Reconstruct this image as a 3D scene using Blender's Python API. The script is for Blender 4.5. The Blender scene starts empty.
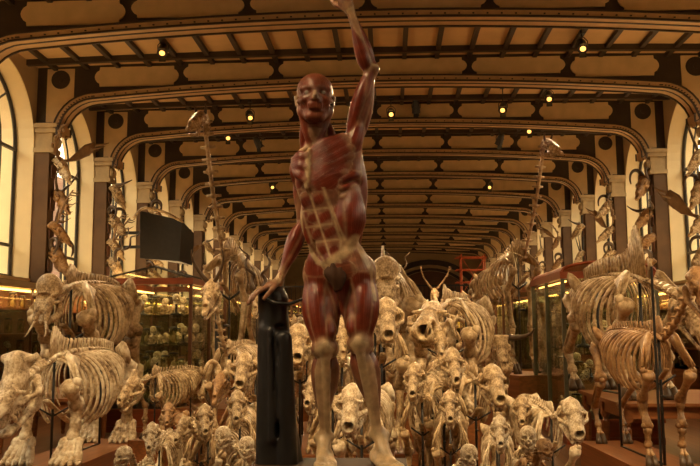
import bpy, math, random
import numpy as np
from mathutils import Vector, Matrix, Euler

PI = math.pi
R = math.radians
C = bpy.context.scene.collection
rnd = random.Random(11)

# ------------------------------------------------------------------ camera
EYE = 1.6
FPX, YAW, PITCH, ROLL = 800.0, 0.0481, 0.1177, -0.006
def _basis():
    r = Vector((math.cos(YAW), math.sin(YAW), 0)); h = Vector((-math.sin(YAW), math.cos(YAW), 0)); z = Vector((0, 0, 1))
    f = h * math.cos(PITCH) + z * math.sin(PITCH); u = z * math.cos(PITCH) - h * math.sin(PITCH)
    c, s = math.cos(ROLL), math.sin(ROLL)
    return r * c + u * s, u * c - r * s, f
CR, CU, CF = _basis()
cam_d = bpy.data.cameras.new('camera'); cam = bpy.data.objects.new('camera', cam_d); C.objects.link(cam)
cam_d.sensor_width = 36; cam_d.lens = FPX / 700 * 36; cam_d.clip_end = 300; cam_d.clip_start = .05
m = Matrix((CR, CU, -CF)).transposed().to_4x4(); m.translation = (0, 0, EYE)
cam.matrix_world = m
bpy.context.scene.camera = cam
def at(px, py, Y):
    """world point at depth Y (along the hall) seen at photo pixel px, py"""
    d = CR * ((px - 350) / FPX) + CU * (-(py - 233) / FPX) + CF
    return Vector((0, 0, EYE)) + d * (Y / d.y)

# ------------------------------------------------------------------ world, view
sc = bpy.context.scene
sc.view_settings.view_transform = 'Standard'; sc.view_settings.look = 'None'
sc.view_settings.gamma = 1; sc.view_settings.use_curve_mapping = False
sc.view_settings.exposure = -0.12
w = bpy.data.worlds.new('world'); sc.world = w; w.use_nodes = True
bg = w.node_tree.nodes['Background']
bg.inputs[0].default_value = (1.0, .83, .57, 1); bg.inputs[1].default_value = 7.6
sc.cycles.max_bounces = 6; sc.cycles.diffuse_bounces = 2; sc.cycles.glossy_bounces = 2
sc.cycles.transparent_max_bounces = 16; sc.cycles.caustics_reflective = False; sc.cycles.caustics_refractive = False
sc.cycles.sample_clamp_indirect = 3

XC = -0.30          # centre line of the hall
BAY = 3.5
def ribY(n): return (n - .266) * BAY
Y0, Y1 = -7.0, 57.0
WALL, GLASS, PIL, CAP = 7.24, 7.62, 6.90, 6.72       # half widths
CEIL = 7.33

def area(name, loc, rot, sx, sy, power, col=(1, .62, .26)):
    l = bpy.data.lights.new(name, 'AREA'); l.shape = 'RECTANGLE'; l.size = sx; l.size_y = sy
    l.energy = power; l.color = col
    o = bpy.data.objects.new(name, l); C.objects.link(o); o.location = loc; o.rotation_euler = rot
    return o
# daylight comes through the windows: light portals stand in the openings (they emit nothing themselves)
for n in range(-1, 16):
    for s in (-1, 1):
        yc = (ribY(n) + ribY(n + 1)) / 2
        p = area('window_portal', (XC + s * (GLASS + .25), yc, 4.8), (0, R(90) * s, 0), 4.6, 3.3, 1)
        p.data.cycles.is_portal = True
WARM = (1, .63, .27)
def ceiling_wash():
    # unseen area lights added along both walls to wash the ceiling warm
    for s in (-1, 1):
        for y in (2, 12, 22, 34, 46):
            area('added_ceiling_uplight', (XC + s * 6.3, y, 2.75), (0, R(-s * 4) + PI, 0), .3, 8, 92 if y > 3 else 50, WARM)
ceiling_wash()
def spot(name, loc, target, power, angle=60, blend=.6, size=.12, col=(1, .68, .34)):
    l = bpy.data.lights.new(name, 'SPOT'); l.energy = power; l.spot_size = R(angle); l.spot_blend = blend
    l.shadow_soft_size = size; l.color = col
    o = bpy.data.objects.new(name, l); C.objects.link(o); o.location = loc
    o.rotation_euler = (Vector(target) - Vector(loc)).to_track_quat('-Z', 'Y').to_euler()
    return o

# ------------------------------------------------------------------ materials
def newmat(name):
    mt = bpy.data.materials.new(name); mt.use_nodes = True
    nt = mt.node_tree; return mt, nt, nt.nodes['Principled BSDF']
def mat(name, col, rough=.6, metal=0, noise=None, scale=8, amount=.35, bump=0, stretch=None, spec=.5, emit=None):
    mt, nt, b = newmat(name)
    b.inputs['Base Color'].default_value = (*col, 1); b.inputs['Roughness'].default_value = rough
    b.inputs['Metallic'].default_value = metal; b.inputs['Specular IOR Level'].default_value = spec
    if emit:
        b.inputs['Emission Color'].default_value = (*emit[0], 1); b.inputs['Emission Strength'].default_value = emit[1]
    tc = nt.nodes.new('ShaderNodeTexCoord'); mp = nt.nodes.new('ShaderNodeMapping')
    nt.links.new(tc.outputs['Object'], mp.inputs[0])
    if stretch: mp.inputs['Scale'].default_value = stretch
    n = nt.nodes.new('ShaderNodeTexNoise'); n.inputs['Scale'].default_value = scale; n.inputs['Detail'].default_value = 5
    nt.links.new(mp.outputs[0], n.inputs['Vector'])
    r = nt.nodes.new('ShaderNodeValToRGB')
    dark = noise or tuple(c * (1 - amount) for c in col)
    r.color_ramp.elements[0].position = .3; r.color_ramp.elements[0].color = (*dark, 1)
    r.color_ramp.elements[1].position = .7; r.color_ramp.elements[1].color = (*col, 1)
    nt.links.new(n.outputs['Fac'], r.inputs[0]); nt.links.new(r.outputs[0], b.inputs['Base Color'])
    if bump:
        bp = nt.nodes.new('ShaderNodeBump'); bp.inputs['Strength'].default_value = bump; bp.inputs['Distance'].default_value = .01
        nt.links.new(n.outputs['Fac'], bp.inputs['Height']); nt.links.new(bp.outputs[0], b.inputs['Normal'])
    return mt
def glassmat(name, tint=(.86, .9, .82), op=.04):
    mt, nt, b = newmat(name); nt.nodes.remove(b)
    out = nt.nodes['Material Output']
    t = nt.nodes.new('ShaderNodeBsdfTransparent'); t.inputs[0].default_value = (*tint, 1)
    g = nt.nodes.new('ShaderNodeBsdfGlossy'); g.inputs['Roughness'].default_value = .03; g.inputs[0].default_value = (.9, .9, .9, 1)
    lw = nt.nodes.new('ShaderNodeLayerWeight'); pw = nt.nodes.new('ShaderNodeMath'); pw.operation = 'POWER'; pw.inputs[1].default_value = 4.5
    nt.links.new(lw.outputs['Facing'], pw.inputs[0])
    f = nt.nodes.new('ShaderNodeMath'); f.operation = 'MULTIPLY_ADD'; f.inputs[1].default_value = .6; f.inputs[2].default_value = op
    nt.links.new(pw.outputs[0], f.inputs[0])
    mx = nt.nodes.new('ShaderNodeMixShader')
    nt.links.new(f.outputs[0], mx.inputs[0]); nt.links.new(t.outputs[0], mx.inputs[1]); nt.links.new(g.outputs[0], mx.inputs[2])
    nt.links.new(mx.outputs[0], out.inputs[0]); return mt
M = {}
M['plaster'] = mat('wall_plaster', (.50, .36, .19), .85, scale=2, amount=.15)
M['jamb'] = mat('jamb_plaster', (.90, .73, .43), .8, scale=3, amount=.08)
M['ceilpanel'] = mat('ceiling_panel', (.68, .43, .19), .8, scale=1.3, amount=.22)
M['ribdark'] = mat('painted_brown_iron', (.052, .030, .014), .55, scale=4, amount=.3)
M['riblight'] = mat('painted_ochre_iron', (.55, .35, .16), .6, scale=4, amount=.2)
M['ribpanel'] = mat('painted_tan_panel', (.72, .50, .24), .65, scale=3, amount=.2)
M['pilaster'] = mat('pilaster_brown', (.15, .078, .03), .7, scale=3, amount=.3)
M['stone'] = mat('capital_stone', (.52, .38, .20), .8, scale=6, amount=.25)
M['plinth'] = mat('matt_dark_wood', (.075, .035, .018), .65, scale=4, spec=.15)
M['iron'] = mat('black_iron', (.022, .02, .018), .45, scale=10)
M['caseiron'] = mat('grey_green_iron', (.15, .15, .10), .45, scale=10)
M['winframe'] = mat('window_iron', (.05, .045, .035), .5, scale=10)
M['wood'] = mat('varnished_wood', (.34, .125, .04), .32, scale=3, amount=.45, stretch=(1, 8, 8), bump=.05)
M['woodred'] = mat('mahogany', (.36, .085, .03), .3, scale=3, amount=.4, stretch=(1, 6, 6))
M['wooddark'] = mat('dark_wood', (.15, .055, .02), .4, scale=3, amount=.4, stretch=(1, 6, 6))
def bonemat(name, col, mid, dark):
    mt, nt, b = newmat(name); L = nt.links.new
    tc = nt.nodes.new('ShaderNodeTexCoord')
    def nz(sc, d): 
        n = nt.nodes.new('ShaderNodeTexNoise'); n.inputs['Scale'].default_value = sc; n.inputs['Detail'].default_value = d; n.inputs['Roughness'].default_value = .65
        L(tc.outputs['Object'], n.inputs['Vector']); return n
    a, c = nz(6, 6), nz(26, 4)
    mx = nt.nodes.new('ShaderNodeMath'); mx.operation = 'MULTIPLY_ADD'; mx.inputs[1].default_value = .45; L(c.outputs['Fac'], mx.inputs[0])
    m2 = nt.nodes.new('ShaderNodeMath'); m2.operation = 'MULTIPLY'; m2.inputs[1].default_value = .6; L(a.outputs['Fac'], m2.inputs[0]); L(m2.outputs[0], mx.inputs[2])
    r = nt.nodes.new('ShaderNodeValToRGB'); e = r.color_ramp.elements; e[0].position = .38; e[0].color = (*dark, 1); e[1].position = .62; e[1].color = (*col, 1)
    q = r.color_ramp.elements.new(.50); q.color = (*mid, 1)
    L(mx.outputs[0], r.inputs[0]); L(r.outputs[0], b.inputs['Base Color']); b.inputs['Roughness'].default_value = .42
    bp = nt.nodes.new('ShaderNodeBump'); bp.inputs['Strength'].default_value = .8; bp.inputs['Distance'].default_value = .018; L(mx.outputs[0], bp.inputs['Height']); L(bp.outputs[0], b.inputs['Normal'])
    return mt
M['bone'] = bonemat('bone', (.78, .61, .37), (.42, .28, .135), (.08, .04, .015))
M['bonepale'] = bonemat('pale_bone', (.88, .77, .56), (.58, .43, .25), (.13, .07, .028))
M['bonebrown'] = bonemat('brown_bone', (.50, .30, .13), (.32, .17, .065), (.11, .05, .018))
M['horn'] = mat('dark_horn', (.10, .06, .03), .4, scale=6, bump=.3)
M['antler'] = mat('antler', (.30, .18, .085), .55, scale=6, bump=.3)
M['cartilage'] = mat('cartilage', (.50, .27, .10), .5, scale=7)
M['glass'] = glassmat('case_glass', (.93, .95, .90))
M['winglass'] = glassmat('window_glass', (.97, .97, .95))
M['jarglass'] = glassmat('jar_glass', (.85, .86, .72))
M['lamp'] = mat('lit_lamp', (1, .8, .5), .5, emit=((1, .44, .09), 3.2))
M['strip'] = mat('light_tube', (1, .8, .5), .5, emit=((1, .50, .12), 9))
M['white'] = mat('white_card', (.85, .83, .74), .7, scale=3, amount=.05)
M['spirit'] = mat('specimen', (.62, .45, .24), .5, scale=8)
M['red'] = mat('red_steel', (.80, .16, .05), .5, scale=8)
M['cream'] = mat('shelf_cream', (.62, .5, .3), .6, scale=3, amount=.1)
def floor_mat():
    mt, nt, b = newmat('parquet')
    tc = nt.nodes.new('ShaderNodeTexCoord'); br = nt.nodes.new('ShaderNodeTexBrick')
    br.inputs['Scale'].default_value = 1.0; br.inputs['Brick Width'].default_value = 1.6; br.inputs['Row Height'].default_value = .12
    br.inputs['Mortar Size'].default_value = .004; br.inputs['Color1'].default_value = (.20, .085, .03, 1)
    br.inputs['Color2'].default_value = (.12, .05, .02, 1); br.inputs['Mortar'].default_value = (.02, .01, .005, 1)
    mp = nt.nodes.new('ShaderNodeMapping'); mp.inputs['Rotation'].default_value = (0, 0, PI / 2)
    nt.links.new(tc.outputs['Object'], mp.inputs[0]); nt.links.new(mp.outputs[0], br.inputs[0])
    nt.links.new(br.outputs[0], b.inputs['Base Color']); b.inputs['Roughness'].default_value = .3
    return mt
M['floor'] = floor_mat()
def brick_mat():
    mt, nt, b = newmat('outside_brick')
    tc = nt.nodes.new('ShaderNodeTexCoord'); br = nt.nodes.new('ShaderNodeTexBrick')
    mp = nt.nodes.new('ShaderNodeMapping'); mp.inputs['Rotation'].default_value = (PI / 2, 0, PI / 2)
    br.inputs['Scale'].default_value = 1.0; br.inputs['Brick Width'].default_value = .9; br.inputs['Row Height'].default_value = .35
    br.inputs['Mortar Size'].default_value = .02; br.inputs['Color1'].default_value = (.21, .115, .078, 1)
    br.inputs['Color2'].default_value = (.15, .078, .05, 1); br.inputs['Mortar'].default_value = (.24, .18, .12, 1)
    nt.links.new(tc.outputs['Object'], mp.inputs[0]); nt.links.new(mp.outputs[0], br.inputs[0])
    nt.links.new(br.outputs[0], b.inputs['Base Color']); b.inputs['Roughness'].default_value = .9
    return mt
M['brick'] = brick_mat()

# ------------------------------------------------------------------ mesh helpers
class MB:
    def __init__(s): s.v = []; s.f = []; s.n = 0
    def add(s, v, f):
        s.v.append(np.asarray(v, float)); s.f += [tuple(i + s.n for i in q) for q in f]; s.n += len(v)
    def box(s, c, d, rz=0):
        x, y, z = (k / 2 for k in d)
        v = np.array([(a * x, b * y, e * z) for a in (-1, 1) for b in (-1, 1) for e in (-1, 1)])
        if rz:
            cc, ss = math.cos(rz), math.sin(rz); v = v @ np.array([[cc, ss, 0], [-ss, cc, 0], [0, 0, 1]])
        s.add(v + np.array(c), [(0, 1, 3, 2), (4, 6, 7, 5), (0, 4, 5, 1), (2, 3, 7, 6), (0, 2, 6, 4), (1, 5, 7, 3)])
    def bb(s, a, b):
        a = np.array(a, float); b = np.array(b, float); s.box((a + b) / 2, np.abs(b - a))
    def bar(s, a, b, wd, th=None, up=(0, 0, 1)):
        """box along a-b, wd across, th along up"""
        th = th or wd; a = np.array(a, float); b = np.array(b, float); d = b - a; d /= np.linalg.norm(d)
        up = np.array(up, float); sd = np.cross(d, up)
        if np.linalg.norm(sd) < 1e-4: sd = np.cross(d, (1, 0, 0))
        sd /= np.linalg.norm(sd); u = np.cross(sd, d)
        v = [p + sd * i * wd / 2 + u * j * th / 2 for p in (a, b) for i, j in ((-1, -1), (1, -1), (1, 1), (-1, 1))]
        s.add(v, [(0, 1, 2, 3), (7, 6, 5, 4), (0, 4, 5, 1), (1, 5, 6, 2), (2, 6, 7, 3), (3, 7, 4, 0)])
    def tube(s, pts, rad, seg=8, flat=None, ref=(0, 0, 1)):
        """swept tube; rad scalar or list; flat=(a,b) scales the section"""
        P = np.array(pts, float); n = len(P)
        rad = np.full(n, rad, float) if np.isscalar(rad) else np.array(rad, float)
        T = np.gradient(P, axis=0); T /= np.linalg.norm(T, axis=1)[:, None] + 1e-12
        ref = np.array(ref, float); fa, fb = flat or (1, 1); V = []
        u = None
        for i in range(n):
            if u is None:
                u = ref - T[i] * (ref @ T[i])
                if np.linalg.norm(u) < .1: u = np.array((1, 0, 0)) - T[i] * T[i][0]
                if np.linalg.norm(u) < .1: u = np.array((0, 1, 0)) - T[i] * T[i][1]
            else: u = u - T[i] * (u @ T[i])
            u /= np.linalg.norm(u); w_ = np.cross(T[i], u)
            for k in range(seg):
                a = 2 * PI * k / seg; V.append(P[i] + rad[i] * (math.cos(a) * u * fa + math.sin(a) * w_ * fb))
        F = [(i * seg + k, i * seg + (k + 1) % seg, (i + 1) * seg + (k + 1) % seg, (i + 1) * seg + k) for i in range(n - 1) for k in range(seg)]
        F += [tuple(range(seg))[::-1], tuple((n - 1) * seg + k for k in range(seg))]
        s.add(V, F)
    def bone(s, a, b, r, ea=1.75, eb=1.6, seg=8, bow=0):
        a = np.array(a, float); b = np.array(b, float); d = b - a; L = np.linalg.norm(d) + 1e-9
        e = min(.5, r * 2.4 / L)
        ts = [-.2 * e, 0, e * .5, e * 1.1, .35, .65, 1 - e * 1.1, 1 - e * .5, 1, 1 + .2 * e]
        rs = [.55 * ea, ea, ea * .98, 1.15, 1, .95, 1.1, eb * .96, eb, .55 * eb]
        o = sorted(zip(ts, rs)); P = [a + d * t + np.array((bow * math.sin(PI * min(1, max(0, t))), 0, 0)) for t, _ in o]
        s.tube(P, [r * q for _, q in o], seg)
    def lathe(s, c, prof, seg=16):
        """prof: (r, z) from bottom to top"""
        V = [(c[0] + r * math.cos(2 * PI * k / seg), c[1] + r * math.sin(2 * PI * k / seg), c[2] + z) for r, z in prof for k in range(seg)]
        n = len(prof)
        F = [(i * seg + k, i * seg + (k + 1) % seg, (i + 1) * seg + (k + 1) % seg, (i + 1) * seg + k) for i in range(n - 1) for k in range(seg)]
        F += [tuple(range(seg))[::-1], tuple((n - 1) * seg + k for k in range(seg))]
        s.add(V, F)
    def ball(s, c, r, seg=8, rings=5):
        r = np.array((r, r, r) if np.isscalar(r) else r, float); V = [(0, 0, -1)]; F = []
        for i in range(1, rings):
            t = -PI / 2 + PI * i / rings
            V += [(math.cos(t) * math.cos(2 * PI * k / seg), math.cos(t) * math.sin(2 * PI * k / seg), math.sin(t)) for k in range(seg)]
        V.append((0, 0, 1)); e = len(V) - 1
        for k in range(seg):
            F.append((0, 1 + (k + 1) % seg, 1 + k)); F.append((e, 1 + (rings - 2) * seg + k, 1 + (rings - 2) * seg + (k + 1) % seg))
            for i in range(rings - 2):
                a = 1 + i * seg; F.append((a + k, a + (k + 1) % seg, a + seg + (k + 1) % seg, a + seg + k))
        s.add(np.array(V) * r + np.array(c), F)
    def prism(s, poly, axis, a, b):
        """poly in the two other axes, extruded from a to b along axis (0/1/2)"""
        n = len(poly); V = []
        for q in (a, b):
            for p in poly:
                v = list(p); v.insert(axis, q); V.append(v)
        s.add(V, [tuple(range(n))[::-1], tuple(range(n, 2 * n))] + [(i, (i + 1) % n, n + (i + 1) % n, n + i) for i in range(n)])
    def mesh(s, name, smooth=False):
        me = bpy.data.meshes.new(name); me.from_pydata(np.vstack(s.v).tolist(), [], s.f)
        if smooth: me.shade_smooth()
        return me
    def build(s, name, m_, parent=None, smooth=False, loc=None):
        me = s.mesh(name, smooth)
        import bmesh
        bm = bmesh.new(); bm.from_mesh(me); bmesh.ops.recalc_face_normals(bm, faces=bm.faces); bm.to_mesh(me); bm.free()
        if smooth: me.shade_smooth()
        if m_: me.materials.append(m_)
        o = bpy.data.objects.new(name, me); C.objects.link(o)
        if parent: o.parent = parent
        if loc is not None: o.location = loc
        return o
def tag(o, label=None, cat=None, group=None, kind=None):
    if label: o['label'] = label
    if cat: o['category'] = cat
    if group: o['group'] = group
    if kind: o['kind'] = kind
    return o
def empty(name, loc=(0, 0, 0), rz=0, scale=1):
    o = bpy.data.objects.new(name, None); C.objects.link(o); o.location = loc; o.rotation_euler = (0, 0, rz)
    o.scale = (scale,) * 3; o.empty_display_size = .1
    return o
def struct(o, label=None): o['kind'] = 'structure'; 
def copy_tree(o, parent=None, memo=None):
    c = o.copy(); C.objects.link(c)
    if parent: c.parent = parent
    for ch in KIDS(o): copy_tree(ch, c)
    return c
def KIDS(o): return list(o.children)

# signed-distance modelling: a grid of distances, meshed by surface nets
class SDF:
    def __init__(s, lo, hi, vox):
        s.lo = np.array(lo, float); s.vox = vox
        s.n = np.ceil((np.array(hi) - s.lo) / vox).astype(int) + 1
        s.D = np.full(s.n, .5, np.float32)
    def _sub(s, lo, hi):
        a = np.clip(np.floor((np.array(lo) - s.lo) / s.vox).astype(int), 0, s.n); b = np.clip(np.ceil((np.array(hi) - s.lo) / s.vox).astype(int) + 1, 0, s.n)
        if (b <= a).any(): return None, None
        ax = [s.lo[i] + s.vox * np.arange(a[i], b[i]) for i in range(3)]
        X, Y, Z = np.meshgrid(*ax, indexing='ij')
        return tuple(slice(a[i], b[i]) for i in range(3)), (X, Y, Z)
    def _mix(s, sl, d, k, sub):
        D = s.D[sl]
        if sub:
            if k > 0:
                h = np.clip(.5 - .5 * (D + d) / k, 0, 1); s.D[sl] = D * (1 - h) - d * h + k * h * (1 - h)
            else: s.D[sl] = np.maximum(D, -d)
        else:
            if k > 0:
                h = np.clip(.5 + .5 * (D - d) / k, 0, 1); s.D[sl] = D * (1 - h) + d * h - k * h * (1 - h)
            else: s.D[sl] = np.minimum(D, d)
    def cap(s, a, b, ra, rb=None, k=.01, sub=False):
        rb = ra if rb is None else rb; a = np.array(a, float); b = np.array(b, float); mg = max(ra, rb) + k + 2 * s.vox
        sl, g = s._sub(np.minimum(a, b) - mg, np.maximum(a, b) + mg)
        if sl is None: return
        d = b - a; L = d @ d + 1e-12
        t = np.clip(((g[0] - a[0]) * d[0] + (g[1] - a[1]) * d[1] + (g[2] - a[2]) * d[2]) / L, 0, 1)
        q = np.sqrt((g[0] - a[0] - t * d[0]) ** 2 + (g[1] - a[1] - t * d[1]) ** 2 + (g[2] - a[2] - t * d[2]) ** 2) - (ra + (rb - ra) * t)
        s._mix(sl, q, k, sub)
    def belly(s, a, b, r, e=.35, k=.008, flat=1, nrm=(0, 1, 0), peak=.45, sub=False):
        """a muscle: spindle from a to b, radius r at peak, e*r at the ends; flattened along nrm by flat"""
        a = np.array(a, float); b = np.array(b, float); mg = r * 1.1 + k + 2 * s.vox
        sl, g = s._sub(np.minimum(a, b) - mg, np.maximum(a, b) + mg)
        if sl is None: return
        d = b - a; L = math.sqrt(d @ d) + 1e-9; u = d / L
        n = np.array(nrm, float); n = n - u * (n @ u); n /= np.linalg.norm(n) + 1e-9
        px, py, pz = g[0] - a[0], g[1] - a[1], g[2] - a[2]
        t = np.clip((px * u[0] + py * u[1] + pz * u[2]) / L, 0, 1)
        rx, ry, rz = px - t * L * u[0], py - t * L * u[1], pz - t * L * u[2]
        hn = rx * n[0] + ry * n[1] + rz * n[2]
        q2 = rx * rx + ry * ry + rz * rz - hn * hn + (hn / flat) ** 2
        tt = np.where(t < peak, t / peak, (1 - t) / (1 - peak)); prof = e + (1 - e) * np.sin(np.clip(tt, 0, 1) * PI / 2) ** 1.2
        s._mix(sl, (np.sqrt(q2) - r * prof) * (flat if flat < 1 else 1), k, sub)
    def ell(s, c, r, k=.01, rot=None, sub=False):
        c = np.array(c, float); r = np.array(r, float); mg = r.max() + k + 2 * s.vox
        sl, g = s._sub(c - mg, c + mg)
        if sl is None: return
        P = np.stack([g[i] - c[i] for i in range(3)], -1)
        if rot is not None: P = P @ np.array(Euler(rot).to_matrix())
        s._mix(sl, (np.linalg.norm(P / r, axis=-1) - 1) * r.min(), k, sub)
    def nets(s):
        D = s.D; I = D < 0; nx, ny, nz = D.shape
        cnt = np.zeros((nx - 1, ny - 1, nz - 1)); S = np.zeros((nx - 1, ny - 1, nz - 1, 3))
        cor = [(i, j, k) for i in (0, 1) for j in (0, 1) for k in (0, 1)]
        sub = lambda A, c: A[c[0]:nx - 1 + c[0], c[1]:ny - 1 + c[1], c[2]:nz - 1 + c[2]]
        for a in cor:
            for ax in range(3):
                if a[ax]: continue
                b = list(a); b[ax] = 1
                Da, Db = sub(D, a), sub(D, b); cr = (Da < 0) != (Db < 0)
                t = np.where(cr, Da / np.where(cr, Da - Db, 1), 0)
                for e in range(3): S[..., e] += cr * (a[e] + (t if e == ax else 0))
                cnt += cr
        act = cnt > 0; idx = np.full(act.shape, -1); idx[act] = np.arange(act.sum())
        cell = np.argwhere(act); V = s.lo + s.vox * (cell + S[act] / cnt[act][:, None]); F = []
        for ax in range(3):
            o1, o2 = [(1, 2), (2, 0), (0, 1)][ax]
            lo = [slice(1, -1)] * 3; lo[ax] = slice(0, D.shape[ax] - 1); hi = list(lo); hi[ax] = slice(1, D.shape[ax])
            A, B = I[tuple(lo)], I[tuple(hi)]; p = np.argwhere(A != B); base = p.copy()
            for e in range(3):
                if e != ax: base[:, e] += 1
            inside = A[tuple(p.T)]
            def g(d1, d2):
                q = base.copy(); q[:, o1] -= d1; q[:, o2] -= d2; return idx[tuple(q.T)]
            q = np.stack([g(1, 1), g(0, 1), g(0, 0), g(1, 0)], 1); q[~inside] = q[~inside][:, ::-1]; F.append(q)
        return V, np.vstack(F)
    def mesh(s, name, smooth_it=1):
        V, F = s.nets()
        for _ in range(smooth_it):
            e = np.vstack([F[:, [i, (i + 1) % 4]] for i in range(4)]); A = np.zeros_like(V); c = np.zeros(len(V))
            np.add.at(A, e[:, 0], V[e[:, 1]]); np.add.at(c, e[:, 0], 1); np.add.at(A, e[:, 1], V[e[:, 0]]); np.add.at(c, e[:, 1], 1)
            V = V * .5 + .5 * A / np.maximum(c, 1)[:, None]
        me = bpy.data.meshes.new(name); me.from_pydata(V.tolist(), [], F.tolist()); me.shade_smooth(); return me
def mobj(name, me, m_, parent=None, loc=None):
    if m_ and not me.materials: me.materials.append(m_)
    o = bpy.data.objects.new(name, me); C.objects.link(o)
    if parent: o.parent = parent
    if loc is not None: o.location = loc
    return o

# ------------------------------------------------------------------ the hall
def shell():
    mb = MB(); mb.bb((XC - 9, Y0 - .3, -.3), (XC + 9, Y1 + .3, 0)); struct(mb.build('floor', M['floor']))
    # ceiling plates, gently arched across
    mb = MB(); xs = np.linspace(-WALL - .8, WALL + .8, 15)
    poly = [(XC + x, cz(x)) for x in xs] + [(XC + x, cz(x) + .25) for x in xs[::-1]]
    mb.prism([(p[0], p[1]) for p in poly], 1, Y0 - .3, Y1 + .3)
    ceil = mb.build('ceiling', M['ceilpanel']); struct(ceil)
    # longitudinal joists and cross strips on the ceiling
    mb = MB()
    for k in range(-10, 11):
        x = k * 2.05 / 3
        mb.bb((XC + x - .045, Y0, cz(x) - .09), (XC + x + .045, Y1, cz(x) + .02))
    mb.build('joists', M['ribdark'], ceil)
    mb = MB()
    for n in range(-1, 17):
        for dy, wd in ((-.62, .11), (.62, .11)):
            for a, b in zip(xs[:-1], xs[1:]):
                mb.bar((XC + a, ribY(n) + dy, cz(a) - .05), (XC + b, ribY(n) + dy, cz(b) - .05), wd, .14)
    mb.build('cross_strips', M['ribdark'], ceil)
    for s, nm in ((-1, 'wall_left'), (1, 'wall_right')):
        wall_side(s, nm)
    mb = MB(); mb.bb((XC - 9, Y0 - .4, 0), (XC + 9, Y0, CEIL + .4)); struct(mb.build('wall_near', M['plaster']))
def cz(x): return CEIL - .10 * (x / 7.2) ** 2
def hz(x): return 6.76 - .26 * (x / 6.0) ** 2       # underside of the rib
SILL, SPRING, RAD = 2.62, 5.45, 1.58
def arch_outline(yc, r, z0, zs, n=16):
    """from bottom-left up over the arch to bottom-right, in (y, z)"""
    return [(yc - r, z0)] + [(yc - r * math.cos(PI * k / n), zs + r * math.sin(PI * k / n)) for k in range(n + 1)] + [(yc + r, z0)]
def wall_side(s, nm):
    xi, xo = XC + s * WALL, XC + s * (GLASS + .35)
    mb = MB()
    for n in range(-2, 17):
        ya, yb = max(Y0, ribY(n)), min(Y1, ribY(n + 1))
        if yb - ya < 3.2:
            mb.bb((xi, ya, 0), (xo, yb, CEIL + .3)); continue
        yc = (ribY(n) + ribY(n + 1)) / 2
        mb.bb((xi, ya, 0), (xo, yb, SILL))
        out = arch_outline(yc, RAD, SILL, SPRING); zt = CEIL + .3; r0, r1 = yc - RAD, yc + RAD
        mb.bb((xi, ya, SILL), (xo, r0, zt)); mb.bb((xi, r1, SILL), (xo, yb, zt))
        arc = out[1:-1]
        for (y1, z1), (y2, z2) in zip(arc[:-1], arc[1:]):
            mb.prism([(y1, z1), (y2, z2), (y2, zt), (y1, zt)], 0, min(xi, xo), max(xi, xo))
    wl = mb.build(nm, M['plaster']); struct(wl)
    k = 0
    for n in range(-1, 16):
        yc = (ribY(n) + ribY(n + 1)) / 2
        # cream lining of the opening
        o = arch_outline(yc, RAD + .005, SILL, SPRING, 24); i_ = arch_outline(yc, RAD - .025, SILL, SPRING, 24)
        jb = MB()
        x0, x1 = sorted((XC + s * (WALL - .015), XC + s * (GLASS + .36)))
        for a in range(len(o) - 1):
            jb.prism([o[a], o[a + 1], i_[a + 1], i_[a]], 0, x0, x1)
        jb.bb((x0 - .03 * (s > 0), yc - RAD, SILL - .02), (x1 + .03 * (s < 0), yc + RAD, SILL + .04))
        tr = jb.build('trim_jamb_%s_%d' % ('left' if s < 0 else 'right', n + 2), M['jamb'], wl)
        # window: iron frame, mullions and one pane
        k += 1; wn = (n + 2) + (0 if s < 0 else 17)
        xg = XC + s * GLASS; r = RAD - .03
        fr = MB(); P = [(xg, y, z) for y, z in arch_outline(yc, r - .03, SILL + .04, SPRING, 24)]
        fr.tube(P, .045, 4, ref=(1, 0, 0)); fr.bar((xg, yc - r, SILL + .08), (xg, yc + r, SILL + .08), .08)
        for q in (-.38, -.28, .28, .38):
            fr.bar((xg, yc + q * 1.5 * r, SILL), (xg, yc + q * 1.5 * r, SPRING), .035, .05, (1, 0, 0))
        for zz in (3.35, SPRING - .05): fr.bar((xg, yc - r, zz), (xg, yc + r, zz), .07, .06)
        rr = r * .57
        fr.tube([(xg, yc + rr * math.cos(PI * t / 12), SPRING + rr * 1.25 * math.sin(PI * t / 12)) for t in range(13)], .022, 4, ref=(1, 0, 0))
        for t in (45, 90, 135):
            fr.bar((xg, yc + rr * math.cos(R(t)), SPRING + rr * 1.25 * math.sin(R(t))), (xg, yc + r * math.cos(R(t)), SPRING + r * math.sin(R(t))), .03, .04, (1, 0, 0))
        f = fr.build('window_%d' % wn, M['winframe']); struct(f)
        g = MB(); g.prism(arch_outline(yc, r - .01, SILL + .05, SPRING, 24), 0, xg - .004, xg + .004)
        g.build('pane', M['winglass'], f)
shell()

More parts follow.
